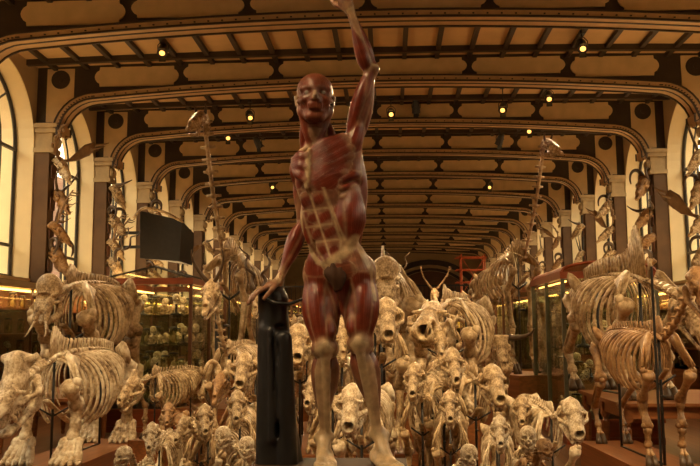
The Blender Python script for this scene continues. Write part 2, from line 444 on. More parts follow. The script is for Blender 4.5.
def curve_rib():
    """centre line of the rib's lower chord, left springing to right springing, (x, z) about XC"""
    rr = .78; zc = hz(CAP - rr)
    P = [(-CAP, 5.93)] + [(-CAP + rr - rr * math.cos(t), zc - rr + rr * math.sin(t)) for t in np.linspace(0, PI / 2 - .06, 9)]
    xs = np.linspace(-CAP + rr, CAP - rr, 25)
    P += [(x, hz(x)) for x in xs]
    return P + [(-x, z) for x, z in P[:10][::-1]]
def ribs():
    P = curve_rib()
    def strip(mb, off0, off1, y0, y1):
        """bar following the chord between offsets off0..off1 (outward +) and depths y0..y1"""
        A = np.array(P); T = np.gradient(A, axis=0); T /= np.linalg.norm(T, axis=1)[:, None]; N = np.stack([-T[:, 1], T[:, 0]], 1)
        I, O = A + N * off0, A + N * off1; n = len(A)
        V = [(p[0], y, p[1]) for y in (y0, y1) for q in (I, O) for p in q]; F = []
        for i in range(n - 1):
            F += [(i, i + 1, n + i + 1, n + i), (2 * n + i, 3 * n + i, 3 * n + i + 1, 2 * n + i + 1), (i, 2 * n + i, 2 * n + i + 1, i + 1), (n + i, n + i + 1, 3 * n + i + 1, 3 * n + i)]
        F += [(0, n, 3 * n, 2 * n), (n - 1, 3 * n - 1, 4 * n - 1, 2 * n - 1)]
        mb.add(V, F)
    web = MB(); A = [p for p in P]
    for (x1, z1), (x2, z2) in zip(A[:-1], A[1:]):
        if x2 - x1 < 1e-3: continue
        for y0, y1 in ((-.10, .10),):
            web.prism([(x1, z1 + .02), (x2, z2 + .02), (x2, cz(x2) + .05), (x1, cz(x1) + .05)], 1, y0, y1)
    for s in (-1, 1):
        web.bb((s * CAP, -.10, 5.95), (s * (WALL + .02), .10, CEIL))
    webm = web.mesh('web')
    chord = MB(); strip(chord, 0, .10, -.22, .22); chm = chord.mesh('chord')
    lips = MB()
    for y0, y1 in ((-.245, -.215), (.215, .245)):
        strip(lips, -.03, .005, y0, y1); strip(lips, .095, .125, y0, y1)
    strip(lips, -.012, .002, -.02, .02)
    lipm = lips.mesh('chord_edges')
    riv = MB()
    A_ = np.array(P)
    for q in np.linspace(1, len(A_) - 2, 90):
        i = int(q); t = q - i; p = A_[i] * (1 - t) + A_[i + 1] * t
        riv.box((p[0], -.235, p[1] + .035), (.03, .02, .02))
    rivm = riv.mesh('rivets')
    pan = MB(); lz = 2.05
    for k in range(6):
        x0, x1 = (k - 3) * lz, (k - 2) * lz
        if k == 0: x0 += .02
        for side in (-1, 1):
            a, b = x0 + .05, x1 - .05
            if k == 0: a = -5.98
            if k == 5: b = 5.98
            xm = (a + b) / 2
            zt, zb = cz(xm) - .07, max(hz(a), hz(b)) + .145
            if zt - zb < .16: zb = zt - .16
            h = zt - zb; e = .11
            pts = [(a + e, zb), (b - e, zb), (b - e * .95, zb + h * .16), (b - e * .45, zb + h * .24), (b - e * .1, zb + h * .38), (b, zb + h * .5), (b - e * .1, zb + h * .62),
                   (b - e * .45, zb + h * .76), (b - e * .95, zb + h * .84), (b - e, zt), (a + e, zt), (a + e * .95, zb + h * .84), (a + e * .45, zb + h * .76),
                   (a + e * .1, zb + h * .62), (a, zb + h * .5), (a + e * .1, zb + h * .38), (a + e * .45, zb + h * .24), (a + e * .95, zb + h * .16)]
            pan.prism(pts, 1, side * .10, side * .125)
    # spandrel panels in the corners with a round boss
    for s in (-1, 1):
        for side in (-1, 1):
            xa, xb = s * (CAP + .30), s * (CAP - .36)
            arc = [(s * (CAP - .78 + .93 * math.cos(t)), hz(CAP - .78) - .78 + .93 * math.sin(t)) for t in np.linspace(0.05, 1.16, 9)]
            arc = [(x, z) for x, z in arc if s * x > CAP - .38]
            pts = [(xa, CEIL - .14), (xa, 6.02), (s * (CAP + .17), 6.02)] + arc + [(arc[-1][0], CEIL - .14)]
            if s * side < 0: pts = pts[::-1]
            pan.prism(pts, 1, side * .10, side * .125)
    panm = pan.mesh('panels')
    boss = MB()
    for s in (-1, 1):
        for side in (-1, 1):
            c = (s * (CAP - .0), CEIL - .38)
            boss.prism([(c[0] + .205 * math.cos(t), c[1] + .205 * math.sin(t)) for t in np.linspace(0, 2 * PI, 20, endpoint=False)], 1, side * .12, side * .14)
            boss.prism([(c[0] + .06 * math.cos(t), c[1] + .06 * math.sin(t)) for t in np.linspace(0, 2 * PI, 12, endpoint=False)], 1, side * .14, side * .17)
    bosm = boss.mesh('boss')
    import bmesh
    for me, mm in ((webm, 'ribdark'), (chm, 'riblight'), (lipm, 'ribdark'), (rivm, 'ribdark'), (panm, 'ribpanel'), (bosm, 'ribdark')):
        bm = bmesh.new(); bm.from_mesh(me); bmesh.ops.recalc_face_normals(bm, faces=bm.faces); bm.to_mesh(me); bm.free(); me.materials.append(M[mm])
    for n in range(0, 17):
        e = empty('trim_%d' % (n + 1), (XC, ribY(n), 0)); e['kind'] = 'structure'
        for me, nm in ((webm, 'web'), (chm, 'chord'), (lipm, 'chord_edges'), (rivm, 'rivets'), (panm, 'panels'), (bosm, 'boss')):
            mobj(nm, me, None, e)
ribs()
def pilasters():
    k = 40
    for n in range(-1, 17):
        for s in (-1, 1):
            k += 1
            e = empty('trim_%d' % k, (XC, ribY(n), 0)); e['kind'] = 'structure'
            x0, x1 = s * WALL, s * PIL
            mb = MB(); mb.bb((x0, -.16, 0), (x1, .16, 5.35)); mb.bb((x0, -.19, 0), (s * (PIL - .05), .19, .5))
            mb.build('pilaster', M['pilaster'], e)
            mb = MB()
            for a, b, z0, z1 in ((.20, .06, 5.35, 5.45), (.17, .02, 5.45, 5.80), (.22, .10, 5.78, 5.88), (.26, .14, 5.88, 5.97)):
                mb.bb((x0, -a, z0), (s * (PIL - b - .04), a, z1))
            for q in (-.1, .1): mb.ball((s * (PIL - .09), q, 5.6), (.07, .06, .12))
            mb.build('capital', M['stone'], e)
pilasters()
def far_end():
    mb = MB(); mb.bb((XC - 9, Y1, 0), (XC + 9, Y1 + .4, CEIL + .4)); wf = mb.build('wall_far', M['plaster']); struct(wf)
    # the great arch on the end wall
    mb = MB(); c = at(430, 300, Y1).x
    for r0, r1, y in ((3.7, 4.1, .12), (3.25, 3.45, .08)):
        for t in range(20):
            a0, a1 = PI * t / 20, PI * (t + 1) / 20
            mb.prism([(c + r * math.cos(a), 2.6 + r * .92 * math.sin(a)) for r, a in ((r0, a0), (r1, a0), (r1, a1), (r0, a1))], 1, Y1 - y, Y1)
    mb.build('arch_moulding', M['ribdark'], wf)
    mb = MB(); mb.prism([(c + 3.2 * math.cos(a), 2.6 + 2.95 * math.sin(a)) for a in np.linspace(0, PI, 24)], 1, Y1 - .03, Y1)
    mb.build('arch_tympanum', M['wooddark'], wf)
    # mezzanine gallery across the end
    z = 3.15
    mb = MB(); mb.bb((XC - 7, 50.5, z - .25), (XC + 7, Y1, z)); g = mb.build('floor_mezzanine', M['wooddark']); struct(g)
    mb = MB()
    for x in np.arange(-6.6, 6.7, 2.2): mb.lathe((XC + x, 50.8, 0), [(.14, 0), (.12, .2), (.08, .3), (.07, z - .5), (.13, z - .3), (.15, z - .25)], 10)
    mb.build('iron_posts', M['iron'], g)
    mb = MB(); mb.bar((XC - 7, 50.6, z + 1.05), (XC + 7, 50.6, z + 1.05), .09); mb.bar((XC - 7, 50.6, z + .12), (XC + 7, 50.6, z + .12), .06)
    for x in np.arange(-7, 7.01, .28): mb.bar((XC + x, 50.6, z), (XC + x, 50.6, z + (1.05 if round((x + 7) / .28) % 5 else 1.3)), .035)
    mb.build('railing', M['iron'], g)
    # lower part: dark panelled wall under the gallery with lit openings
    mb = MB(); mb.bb((XC - 7, 54.5, 0), (XC + 7, 54.7, z - .25)); mb.build('wall_panel', M['wooddark'], g)
far_end()
def outside():
    for s, nm in ((-1, 'left'), (1, 'right')):
        mb = MB(); x = XC + s * 19
        mb.bb((x, -20, -3), (x + s * 3, 80, 10.5))
        o = mb.build('exterior_building_' + nm, M['brick']); struct(o)
        mb = MB(); mb.bb((min(x, XC + s * 8.5), -20, -3.3), (max(x, XC + s * 8.5), 80, -3)); o = mb.build('ground_' + nm, M['stone']); struct(o)
outside()

# ------------------------------------------------------------------ the flayed statue
def statue():
    YS = 3.6
    def A(px, py, dy=0): return np.array(at(px, py, YS + dy))
    PZ = 1.005                                   # top of the plinth
    d = SDF((-1.0, YS - .48, .96), (.45, YS + .40, 3.36), .0062)
    EY = []; MU = []                                      # (a, b, radius) of every muscle, for colouring
    def mus(a, b, r, e=.35, k=.007, flat=1, n=(0, 1, 0), pk=.45, w=1, gr=None):
        d.belly(a, b, r, e, k, flat, n, pk); MU.append((np.array(a), np.array(b), r, w, gr or len(MU) + 100))
    def capm(a, b, ra, rb, k=.012, w=0): d.cap(a, b, ra, rb, k); MU.append((np.array(a), np.array(b), max(ra, rb), w, 1))
    nrm = (.25, -1, 0)
    # ---- core joints (viewer's left = his right)
    neck, chin = A(318, 140, .03), A(320, 120, -.05)
    shL, shR = A(350, 152, .03), A(303, 162, .10)
    chest, waist, pelvis = A(327, 178, .04), A(331, 225, .05), A(339, 266, .04)
    hipR, hipL = A(323, 278, .05), A(356, 277, .03)
    knR, knL = A(325, 349, -.03), A(360, 344, -.03)
    anR, anL = A(324, 436, .02), A(379, 433, .0)
    # ---- legs
    def leg(hip, kn, an, toe, s, lat):
        """s: +1 when the outer side is to the viewer's right"""
        o = lambda p, x, y=0, z=0: np.array(p) + np.array((x * s, y, z))
        m = lambda t: hip * (1 - t) + kn * t
        c = lambda t: kn * (1 - t) + an * t
        capm(hip, kn, .075, .042, .02, .9)
        mus(o(m(-.12), .035, -.02), o(m(.93), .012, -.045), .052, .30, .006)                 # rectus femoris
        mus(o(m(-.02), .062, -.01), o(m(.93), .034, -.02), .050, .35, .006, pk=.5)            # vastus lateralis
        mus(o(m(.30), -.010, -.03), o(m(.95), -.022, -.03), .038, .35, .006, pk=.72)           # vastus medialis
        mus(o(m(-.10), -.035, -.01), o(m(.75), -.045, .0), .050, .35, .006, pk=.3)             # adductors
        mus(o(m(-.22), .062, -.03), o(m(.85), -.045, -.035), .017, .6, .003)                   # sartorius strap
        mus(o(m(-.22), .058, .0), o(m(.25), .060, .0), .028, .45, .006)                        # tensor
        mus(o(m(.0), .03, .06), o(m(1.02), .02, .045), .055, .45, .008)                        # hamstrings
        d.ell(o(kn, 0, -.042, .005), (.030, .024, .036), .012); MU.append((kn + (0, -.05, .02), kn + (0, -.05, -.02), .034, 0))
        capm(o(kn, -.02, 0, 0), o(kn, .02, 0, 0), .042, .042, .015)
        capm(o(c(.03), -.006, -.035), o(c(1), -.012, -.012), .021, .017, .012, .12)             # shin bone
        mus(o(c(.05), .030, .02), o(c(.80), .010, .02), .040, .35, .008, pk=.30)               # calf
        mus(o(c(.03), -.030, .025), o(c(.72), -.010, .025), .042, .30, .008, pk=.33)
        mus(o(c(.06), .020, -.018), o(c(.95), .008, -.018), .024, .35, .005, pk=.3, w=.45)
        capm(o(c(.75), 0, .035), o(an, 0, .045, -.035), .016, .017, .012)                       # heel tendon
        capm(o(an, -.026, 0, -.005), o(an, .026, 0, -.01), .021, .020, .012)
        # foot
        f = np.array(toe) - np.array(an); f[2] = 0; L = np.linalg.norm(f); f /= L; q = np.array((-f[1], f[0], 0)) * (-s)
        g = lambda u, v, z: np.array((an[0], an[1], 0)) + f * u + q * v + np.array((0, 0, PZ + z))
        capm(g(-.045, 0, .032), g(.0, 0, .045), .032, .034, .02)
        capm(an, g(.07, -.008, .048), .032, .026, .025, .1)
        capm(g(.02, 0, .055), g(.13, -.018, .026), .028, .022, .018, .1)
        capm(g(.0, .02, .032), g(.125, .028, .018), .024, .017, .018, .1)
        for i, (v, ln, r) in enumerate(((-.036, .225, .0155), (-.012, .222, .0115), (.008, .208, .0105), (.026, .190, .010), (.042, .170, .0095))):
            capm(g(.05, v * .5, .052), g(ln - .055, v, .020), .008, .0095, .006, .1)
            capm(g(ln - .075, v, .021), g(ln - .03, v, .020), r * .95, r * .95, .005, .1)
            capm(g(ln - .03, v, .020), g(ln, v * 1.02, .013), r, r * .82, .004, .1)
    leg(hipR, knR, anR, A(326, 466, -.20), -1, 0)
    leg(hipL, knL, anL, A(392, 466, -.18), 1, 0)
    # ---- pelvis and trunk
    capm(hipR + (0, .01, .03), hipL + (0, .01, .03), .088, .088, .03, .8)
    capm(pelvis, waist, .100, .088, .04, .8)
    capm(waist + (-.015, .0, 0), chest + (-.012, .01, -.02), .098, .105, .04, .8)
    d.ell(chest + (0, .02, .0), (.150, .112, .17), .03, (0, R(4), R(8))); MU.append((chest, chest + (0, 0, .1), .1, .9))
    capm(chest + (-.02, .03, .09), neck + (0, .02, -.03), .09, .06, .04, .8)
    capm(shR + (.0, .02, 0), neck + (0, .02, -.05), .050, .050, .03, .8); capm(shL + (-.01, .02, .0), neck + (0, .02, -.05), .052, .050, .03, .8)
    st0, st1 = A(309, 150, -.040), A(307, 187, -.052)       # breast bone, turned to the viewer's left
    capm(st0, st1, .010, .011, .02, 0)
    for t, e in ((.08, (343, 136)), (.3, (348, 141)), (.55, (351, 148)), (.78, (350, 156)), (.97, (347, 163))):   # left breast muscle fans to the raised arm
        p = st0 * (1 - t) + st1 * t
        mus(p + (.010, .008, 0), A(*e, -.020), .036, .5, .010, .55, nrm, .45, gr=7)
    mus(st1 + (.02, .012, .0), A(343, 172, -.03), .038, .45, .010, .6, nrm, gr=7)
    for t in (.15, .45, .8):                                 # right one, seen foreshortened
        p = st0 * (1 - t) + st1 * t
        mus(p + (-.010, 0, 0), A(294, 158 + 10 * t, .0), .032, .5, .008, .7, nrm, gr=8)
    mus(A(314, 146, -.02), A(350, 150, .01), .016, .7, .006, w=.3)   # collar bones
    mus(A(309, 147, -.02), A(296, 156, .05), .015, .7, .006, w=.3)
    mus(A(298, 156, .08), A(297, 185, .10), .038, .5, .01)           # right shoulder cap
    # straight abdominals: two columns, four packs
    la0, la1 = A(309, 192, -.040), A(332, 262, -.036)
    for i, (t0, t1) in enumerate(((.02, .24), (.27, .47), (.50, .69), (.72, 1.0))):
        for sd, off in ((-1, .032), (1, .036)):
            sq = 1 - .45 * (i == 3)
            a_ = la0 * (1 - t0) + la1 * t0; b_ = la0 * (1 - t1) + la1 * t1
            hw = .031 if sd > 0 else .026
            o1 = np.array((sd * off * (1 if sd > 0 else .8), .006 if sd < 0 else .001, .004 if sd > 0 else -.004))
            d.belly(a_ + o1 + (0, 0, -hw * .3), b_ + o1 * (sq, 1, 1) + (0, 0, hw * .3), hw, .8, .006, .50, nrm, .5)
            MU.append((a_ + o1 + (0, 0, -.012), b_ + o1 * (sq, 1, 1) + (0, 0, .012), .026, 1))
    # oblique and serratus on the long side
    mus(A(352, 190, -.0), A(350, 242, -.02), .070, .5, .008, .8, nrm, .55)
    mus(A(344, 196, -.02), A(346, 240, -.025), .052, .5, .008, .6, nrm, .55)
    for i in range(5):
        mus(A(340 + i * 1.2, 181 + i * 8, -.038), A(358, 174 + i * 9, .01), .017, .5, .007)
    mus(A(306, 200, -.005), A(313, 248, -.01), .040, .5, .008, .8, nrm)
    for i in range(0): mus(A(299 + i, 186 + i * 10, -.05), A(294 + i * 2, 182 + i * 10, .02), .018, .5, .004)
    mus(A(359, 150, .05), A(358, 250, .05), .042, .25, .015, pk=.4)          # latissimus
    mus(A(358, 262, .03), A(361, 284, .04), .044, .5, .012, w=.9)    # gluteus / hip cap
    mus(A(354, 244, .005), A(365, 275, .0), .038, .6, .01, w=.8)
    mus(A(316, 248, .01), A(317, 282, .02), .044, .6, .01)
    capm(A(326, 262, -.025), A(352, 252, -.015), .026, .026, .02, .8)   # pale sheath over the groin
    capm(A(333, 272, -.03), A(352, 268, -.02), .026, .026, .02, .9)
    # ---- raised arm
    elb, wr = A(371, 69, .02), A(349, 8, -.03)
    u = lambda t: shL * (1 - t) + elb * t
    v = lambda t: elb * (1 - t) + wr * t
    capm(shL, elb, .045, .030, .02, .9)
    mus(A(348, 160, .0), u(.42) + (.012, 0, 0), .040, .5, .01, pk=.45)       # deltoid
    mus(u(.10) + (-.022, -.02, 0), u(.98) + (-.010, -.018, 0), .036, .3, .006, pk=.55)   # biceps
    mus(u(.0) + (.020, .01, 0), u(.92) + (.012, .012, 0), .040, .35, .006, pk=.5)        # triceps
    mus(u(.45) + (0, -.022, 0), u(.99) + (.002, -.02, 0), .024, .4, .005)
    capm(A(354, 176, .01), u(.1), .034, .036, .025, .9)
    d.ell(elb + (.008, 0, .0), (.030, .030, .034), .015); MU.append((elb, elb + (0, 0, .02), .03, 0))
    capm(elb, wr, .026, .019, .015, .8)
    mus(u(.93) + (-.005, -.015, 0), v(.70) + (-.012, -.008, 0), .034, .32, .006, pk=.32)
    mus(v(-.02) + (.010, -.004, 0), v(.85) + (.006, -.002, 0), .030, .4, .006, pk=.35)
    mus(v(.0) + (0, -.02, 0), v(.9) + (.0, -.014, 0), .020, .5, .004, w=.5)
    for dx in (-.010, 0, .010): capm(v(.55) + (dx, -.018, 0), wr + (dx * .8, -.012, .02), .006, .005, .004, 0)
    # hand reaching on past the top of the frame, bent to the viewer's left
    def hand(w0, dirv, side, nor, curl, sgn):
        dirv = np.array(dirv, float); dirv /= np.linalg.norm(dirv); side = np.array(side, float); side -= dirv * (side @ dirv); side /= np.linalg.norm(side)
        nr = np.cross(dirv, side) * nor
        P = lambda a, b, c: w0 + dirv * a + side * b + nr * c
        capm(P(-.01, 0, 0), P(.03, 0, 0), .023, .026, .012, .5)
        for b in (-.026, -.009, .008, .024): capm(P(.01, b * .6, 0), P(.088, b, 0), .014, .0125, .010, .72)
        for b, ln in ((-.028, .072), (-.010, .082), (.008, .077), (.026, .060)):
            c0 = P(.088, b, 0); ang = 0; q = c0; r = .0095
            for j, fr in enumerate((.45, .30, .25)):
                ang += curl * (.7, 1.0, .8)[j]
                nx = q + (dirv * math.cos(ang) + nr * math.sin(ang)) * ln * fr; capm(q, nx, r, r * .92, .003, .72); q = nx; r *= .92
        q = P(.015, sgn * .022, .005); n1 = P(.050, sgn * .052, .018); n2 = P(.080, sgn * .060, .030); n3 = P(.102, sgn * .058, .042)
        capm(q, n1, .015, .012, .008, .72); capm(n1, n2, .0115, .0105, .004, .72); capm(n2, n3, .0105, .009, .003, .72)
    hand(wr, (-.45, -.10, .9), (.9, -.3, .4), 1, .38, -1)
    # ---- lowered arm: goes back and down behind the flank to the stump
    elR, wrR = A(303, 228, .16), A(277, 284, .06)
    capm(shR + (-.0, .04, -.03), elR, .040, .030, .015, .9)
    mus(shR + (-.012, .05, 0), elR + (0, .0, .02), .044, .4, .008)
    capm(elR, wrR, .027, .018, .01, .8)
    mus(elR + (-.008, -.01, .03), wrR * .75 + elR * .25 + (-.006, -.01, 0), .034, .35, .006, pk=.35)
    mus(elR + (.012, -.01, 0), wrR * .8 + elR * .2 + (.006, -.01, 0), .028, .4, .006, pk=.4)
    for dx in (-.008, .008): capm(elR * .4 + wrR * .6 + (dx, -.012, 0), wrR + (dx, -.010, 0), .007, .006, .004, 0)
    hand(wrR + (-.005, 0, -.0), (-.62, -.35, -.30), (.4, -.9, .1), -1, .32, 1)
    # ---- neck and head
    hc = A(315, 98, -.005); hd = 49 / 800 * YS * 1.15    # head height
    face = Vector((.10, -1, .10)).normalized(); fx = np.array(face); sx = np.cross(fx, (0, 0, 1)); sx /= np.linalg.norm(sx); ux = np.cross(sx, fx)
    sx = -sx                                       # to the viewer's right
    H = lambda x, y, z: hc + (sx * x - fx * (-y) + ux * z) * hd if False else hc + (sx * x + fx * y + ux * z) * hd
    d.cap(A(318, 145, .035), H(-.02, -.08, -.3), .050, .044, .02); MU.append((A(318, 145, .03), H(0, -.1, -.3), .05, .6))
    for a_, b_ in (((310, 146), (-.28, -.02, -.18)), ((316, 146), (.30, -.08, -.20))):
        mus(A(*a_, -.02), H(*b_), .018, .6, .005)
    mus(A(313, 144, .0), H(.0, .02, -.40), .030, .8, .015, w=.6)
    mus(A(336, 146, .04), H(.18, -.20, -.30), .021, .6, .01)
    mus(A(303, 150, .06), H(-.20, -.20, -.30), .020, .6, .01)
    hrot = (R(6), 0, math.atan2(fx[1], fx[0]) + PI / 2)
    d.ell(H(0, -.10, .17), (.335 * hd, .42 * hd, .325 * hd), .012, hrot); MU.append((H(0, -.1, .2), H(0, -.1, .25), .3 * hd, .85))
    d.ell(H(0, .04, -.12), (.235 * hd, .30 * hd, .36 * hd), .03, hrot); MU.append((H(0, .1, -.1), H(0, .1, -.3), .2 * hd, .85)); MU.append((H(0, .1, .12), H(0, .1, .2), .22 * hd, .85, 1))
    d.cap(H(-.09, .20, -.44), H(.09, .20, -.44), .085 * hd, .085 * hd, .02)      # chin
    d.cap(H(-.25, -.02, -.24), H(-.09, .20, -.44), .07 * hd, .07 * hd, .02); d.cap(H(.25, -.02, -.24), H(.09, .20, -.44), .07 * hd, .07 * hd, .02)
    d.cap(H(-.24, .20, .085), H(.24, .20, .085), .048 * hd, .048 * hd, .012)      # brow
    for q in (-1, 1):
        d.ell(H(q * .145, .335, -.0), (.098 * hd, .10 * hd, .055 * hd), .012, hrot, True)
        d.ell(H(q * .145, .235, -.0), (.060 * hd, .055 * hd, .045 * hd), .002)
        d.cap(H(q * .20, .24, -.13), H(q * .30, .05, -.08), .055 * hd, .045 * hd, .015)   # cheek bone
        d.belly(H(q * .23, .16, -.12), H(q * .18, .06, -.36), .055 * hd, .5, .006)
        d.cap(H(q * .35, -.08, .04), H(q * .335, -.04, -.13), .040 * hd, .030 * hd, .006)  # ear
        MU.append((H(q * .36, -.08, .04), H(q * .34, -.04, -.13), .02, 0))
        EY.append(H(q * .145, .245, 0))
    d.cap(H(0, .27, .06), H(0, .42, -.12), .028 * hd, .038 * hd, .010); d.cap(H(-.045, .34, -.15), H(.045, .34, -.15), .032 * hd, .032 * hd, .008)
    MU.append((H(0, .34, .0), H(0, .44, -.14), .025 * hd, .15))
    d.cap(H(-.10, .30, -.24), H(.10, .30, -.24), .040 * hd, .040 * hd, .008); d.cap(H(-.085, .29, -.30), H(.085, .29, -.30), .042 * hd, .042 * hd, .008)
    d.cap(H(-.12, .37, -.268), H(.12, .37, -.268), .012 * hd, .012 * hd, .002, True)
    me = d.mesh('body', 1)
    # ---- colour of flesh and sinew by distance to muscle centre lines
    n = len(me.vertices); co = np.empty(n * 3); me.vertices.foreach_get('co', co); co = co.reshape(-1, 3)
    b1 = np.full(n, 9.); b2 = np.full(n, 9.); wt = np.ones(n); sa = np.zeros(n); tt = np.zeros(n)
    gid = np.zeros(n, int)
    for q_ in MU:
        a, b, r, w_ = q_[:4]; g_ = q_[4] if len(q_) > 4 else 1
        e = b - a; L = e @ e + 1e-12; t = np.clip((co - a) @ e / L, 0, 1); q = co - a - t[:, None] * e
        ds = np.linalg.norm(q, axis=1) - r * (.4 + .6 * np.sin(np.clip(t, .02, .98) * PI)); c_ = ds < b1
        same = gid == g_; b2 = np.where(same, b2, np.where(c_, b1, np.minimum(b2, ds))); gid = np.where(c_, g_, gid); b1 = np.where(c_, ds, b1); wt = np.where(c_, w_, wt); tt = np.where(c_, t, tt)
        ax = e / math.sqrt(L); p1 = np.cross(ax, (0, 1, .01)); p1 /= np.linalg.norm(p1) + 1e-9; p2 = np.cross(ax, p1)
        sa = np.where(c_, np.arctan2(q @ p1, q @ p2) * max(r, .015), sa)
    gap = np.clip((b2 - b1) / .006, 0, 1)
    sinew = np.clip(.0 + (1 - gap) * .45 + (1 - np.clip(np.minimum(tt, 1 - tt) / .13, 0, 1)) * .35, 0, 1)
    flesh = np.where(wt < 0, 0, np.clip(wt, 0, 1) * (1 - sinew * .75))
    white = np.array((.68, .50, .28)); red = np.array((.20, .028, .012)); pale = np.array((.62, .60, .52))
    # pale sheath of the belly and knees
    def near(p, r, f=.5):
        return np.clip(1 - (np.linalg.norm((co - p) * (1, .5, 1), axis=1) - r * f) / (r * (1 - f)), 0, 1)
    lin = np.zeros(n)
    for i, z in enumerate((.255, .485, .705)):
        p = la0 * (1 - z) + la1 * z
        lin = np.maximum(lin, np.clip(1 - np.abs((co - p) @ np.array((-.12, 0, 1.))) / .008, 0, 1) * (np.abs(co[:, 0] - p[0]) < .068) * (co[:, 1] < YS - .0) * .8)
    tln = np.clip((co[:, 2] - la1[2]) / (la0[2] - la1[2]), 0, 1.12); xl = la1[0] + (la0[0] - la1[0]) * tln
    zin = (co[:, 2] > la1[2] - .01) & (co[:, 2] < la0[2] + .02) & (co[:, 1] < YS)
    lin = np.maximum(lin, np.clip(1 - np.abs(co[:, 0] - xl) / .008, 0, 1) * zin)
    hw = .072 - .035 * np.clip((.3 - tln) / .3, 0, 1)
    lin = np.maximum(lin, np.clip(1 - np.abs(co[:, 0] - xl - hw) / .012, 0, 1) * zin * .9)
    lin = np.maximum(lin, np.clip(1 - np.abs(co[:, 0] - xl + hw * .85) / .010, 0, 1) * zin * .7)
    def band(p, q, r):
        e = q - p; t = np.clip((co - p) @ e / (e @ e), 0, 1); ds = np.linalg.norm((co - p - t[:, None] * e) * (1, .35, 1), axis=1)
        return np.clip(1 - (ds - r * .6) / (r * .5), 0, 1) * (co[:, 1] < YS + .06)
    for p, q, r in (((331, 262), (343, 254), .026), ((343, 254), (356, 240), .028), ((357, 243), (371, 268), .016), ((371, 268), (375, 300), .010), ((345, 240), (334, 214), .010),
                    ((334, 214), (326, 190), .008), ((326, 190), (309, 190), .008), ((307, 246), (318, 262), .012), ((318, 262), (331, 268), .014), ((299, 192), (303, 240), .007)):
        lin = np.maximum(lin, band(A(*p, -.03), A(*q, -.03), r) * .9)
    for p, r in ((knR + (0, -.05, .01), .055), (knL + (0, -.05, .01), .055)):
        lin = np.maximum(lin, near(p, r) * .6)
    fl = flesh * (1 - lin)
    shin = np.clip((knR[2] - .02 - co[:, 2]) / .1, 0, 1); fl = fl * (1 - .25 * shin)
    rgb = white * (1 - fl[:, None]) + red * fl[:, None]; 
    head = np.linalg.norm(co - hc, axis=1) < .6 * hd
    nose = np.linalg.norm(co - H(0, .42, -.08), axis=1) < .10 * hd
    ears = np.abs((co - hc) @ sx) > .315 * hd
    hcol = np.where((nose | ears)[:, None], np.array((.42, .28, .17)), np.array((.17, .036, .016)) + rgb * (.10, .10, .10))
    rgb = np.where(head[:, None], hcol, rgb)
    for ey in EY: rgb[np.linalg.norm(co - ey, axis=1) < .046 * hd] = pale * .45
    ca = me.color_attributes.new('flesh', 'FLOAT_COLOR', 'POINT'); ca.data.foreach_set('color', np.hstack([rgb, np.ones((n, 1))]).ravel())
    fa = me.attributes.new('fibre', 'FLOAT', 'POINT'); fa.data.foreach_set('value', sa.astype(np.float32))
    fb = me.attributes.new('fleshy', 'FLOAT', 'POINT'); fb.data.foreach_set('value', fl.astype(np.float32))
    mt, nt, b = newmat('painted_wax_flesh')
    at1 = nt.nodes.new('ShaderNodeAttribute'); at1.attribute_name = 'flesh'
    at2 = nt.nodes.new('ShaderNodeAttribute'); at2.attribute_name = 'fibre'
    at3 = nt.nodes.new('ShaderNodeAttribute'); at3.attribute_name = 'fleshy'
    tc = nt.nodes.new('ShaderNodeTexCoord'); cmb = nt.nodes.new('ShaderNodeCombineXYZ'); nt.links.new(at2.outputs['Fac'], cmb.inputs[0])
    nz = nt.nodes.new('ShaderNodeTexNoise'); nz.inputs['Scale'].default_value = 170; nz.inputs['Detail'].default_value = 2; nt.links.new(cmb.outputs[0], nz.inputs['Vector'])
    n2 = nt.nodes.new('ShaderNodeTexNoise'); n2.inputs['Scale'].default_value = 22; n2.inputs['Detail'].default_value = 5; nt.links.new(tc.outputs['Object'], n2.inputs['Vector'])
    cr = nt.nodes.new('ShaderNodeMapRange'); cr.inputs[1].default_value = .50; cr.inputs[2].default_value = .78; nt.links.new(nz.outputs['Fac'], cr.inputs[0])
    ml = nt.nodes.new('ShaderNodeMath'); ml.operation = 'MULTIPLY'; nt.links.new(cr.outputs[0], ml.inputs[0]); nt.links.new(at3.outputs['Fac'], ml.inputs[1])
    ml2 = nt.nodes.new('ShaderNodeMath'); ml2.operation = 'MULTIPLY'; ml2.inputs[1].default_value = .62; nt.links.new(ml.outputs[0], ml2.inputs[0])
    mx = nt.nodes.new('ShaderNodeMixRGB'); mx.inputs['Color2'].default_value = (.48, .17, .08, 1); nt.links.new(ml2.outputs[0], mx.inputs[0]); nt.links.new(at1.outputs['Color'], mx.inputs['Color1'])
    mr = nt.nodes.new('ShaderNodeMapRange'); mr.inputs[1].default_value = .35; mr.inputs[2].default_value = .7; mr.inputs[3].default_value = .62; mr.inputs[4].default_value = 1.1; nt.links.new(n2.outputs['Fac'], mr.inputs[0])
    mx2 = nt.nodes.new('ShaderNodeVectorMath'); mx2.operation = 'SCALE'; nt.links.new(mx.outputs[0], mx2.inputs[0]); nt.links.new(mr.outputs[0], mx2.inputs['Scale'])
    nt.links.new(mx2.outputs[0], b.inputs['Base Color']); b.inputs['Roughness'].default_value = .30; b.inputs['Specular IOR Level'].default_value = .55
    bp = nt.nodes.new('ShaderNodeBump'); bp.inputs['Strength'].default_value = .9; bp.inputs['Distance'].default_value = .0025
    nt.links.new(nz.outputs['Fac'], bp.inputs['Height']); nt.links.new(bp.outputs[0], b.inputs['Normal'])
    root = empty('anatomical_statue', (pelvis[0], YS, PZ - .0))
    tag(root, 'life size flayed man statue showing red muscles, one arm raised, hand on black stump', 'statue')
    inv = root.location
    o = mobj('figure', me, mt, root); o.location = -inv
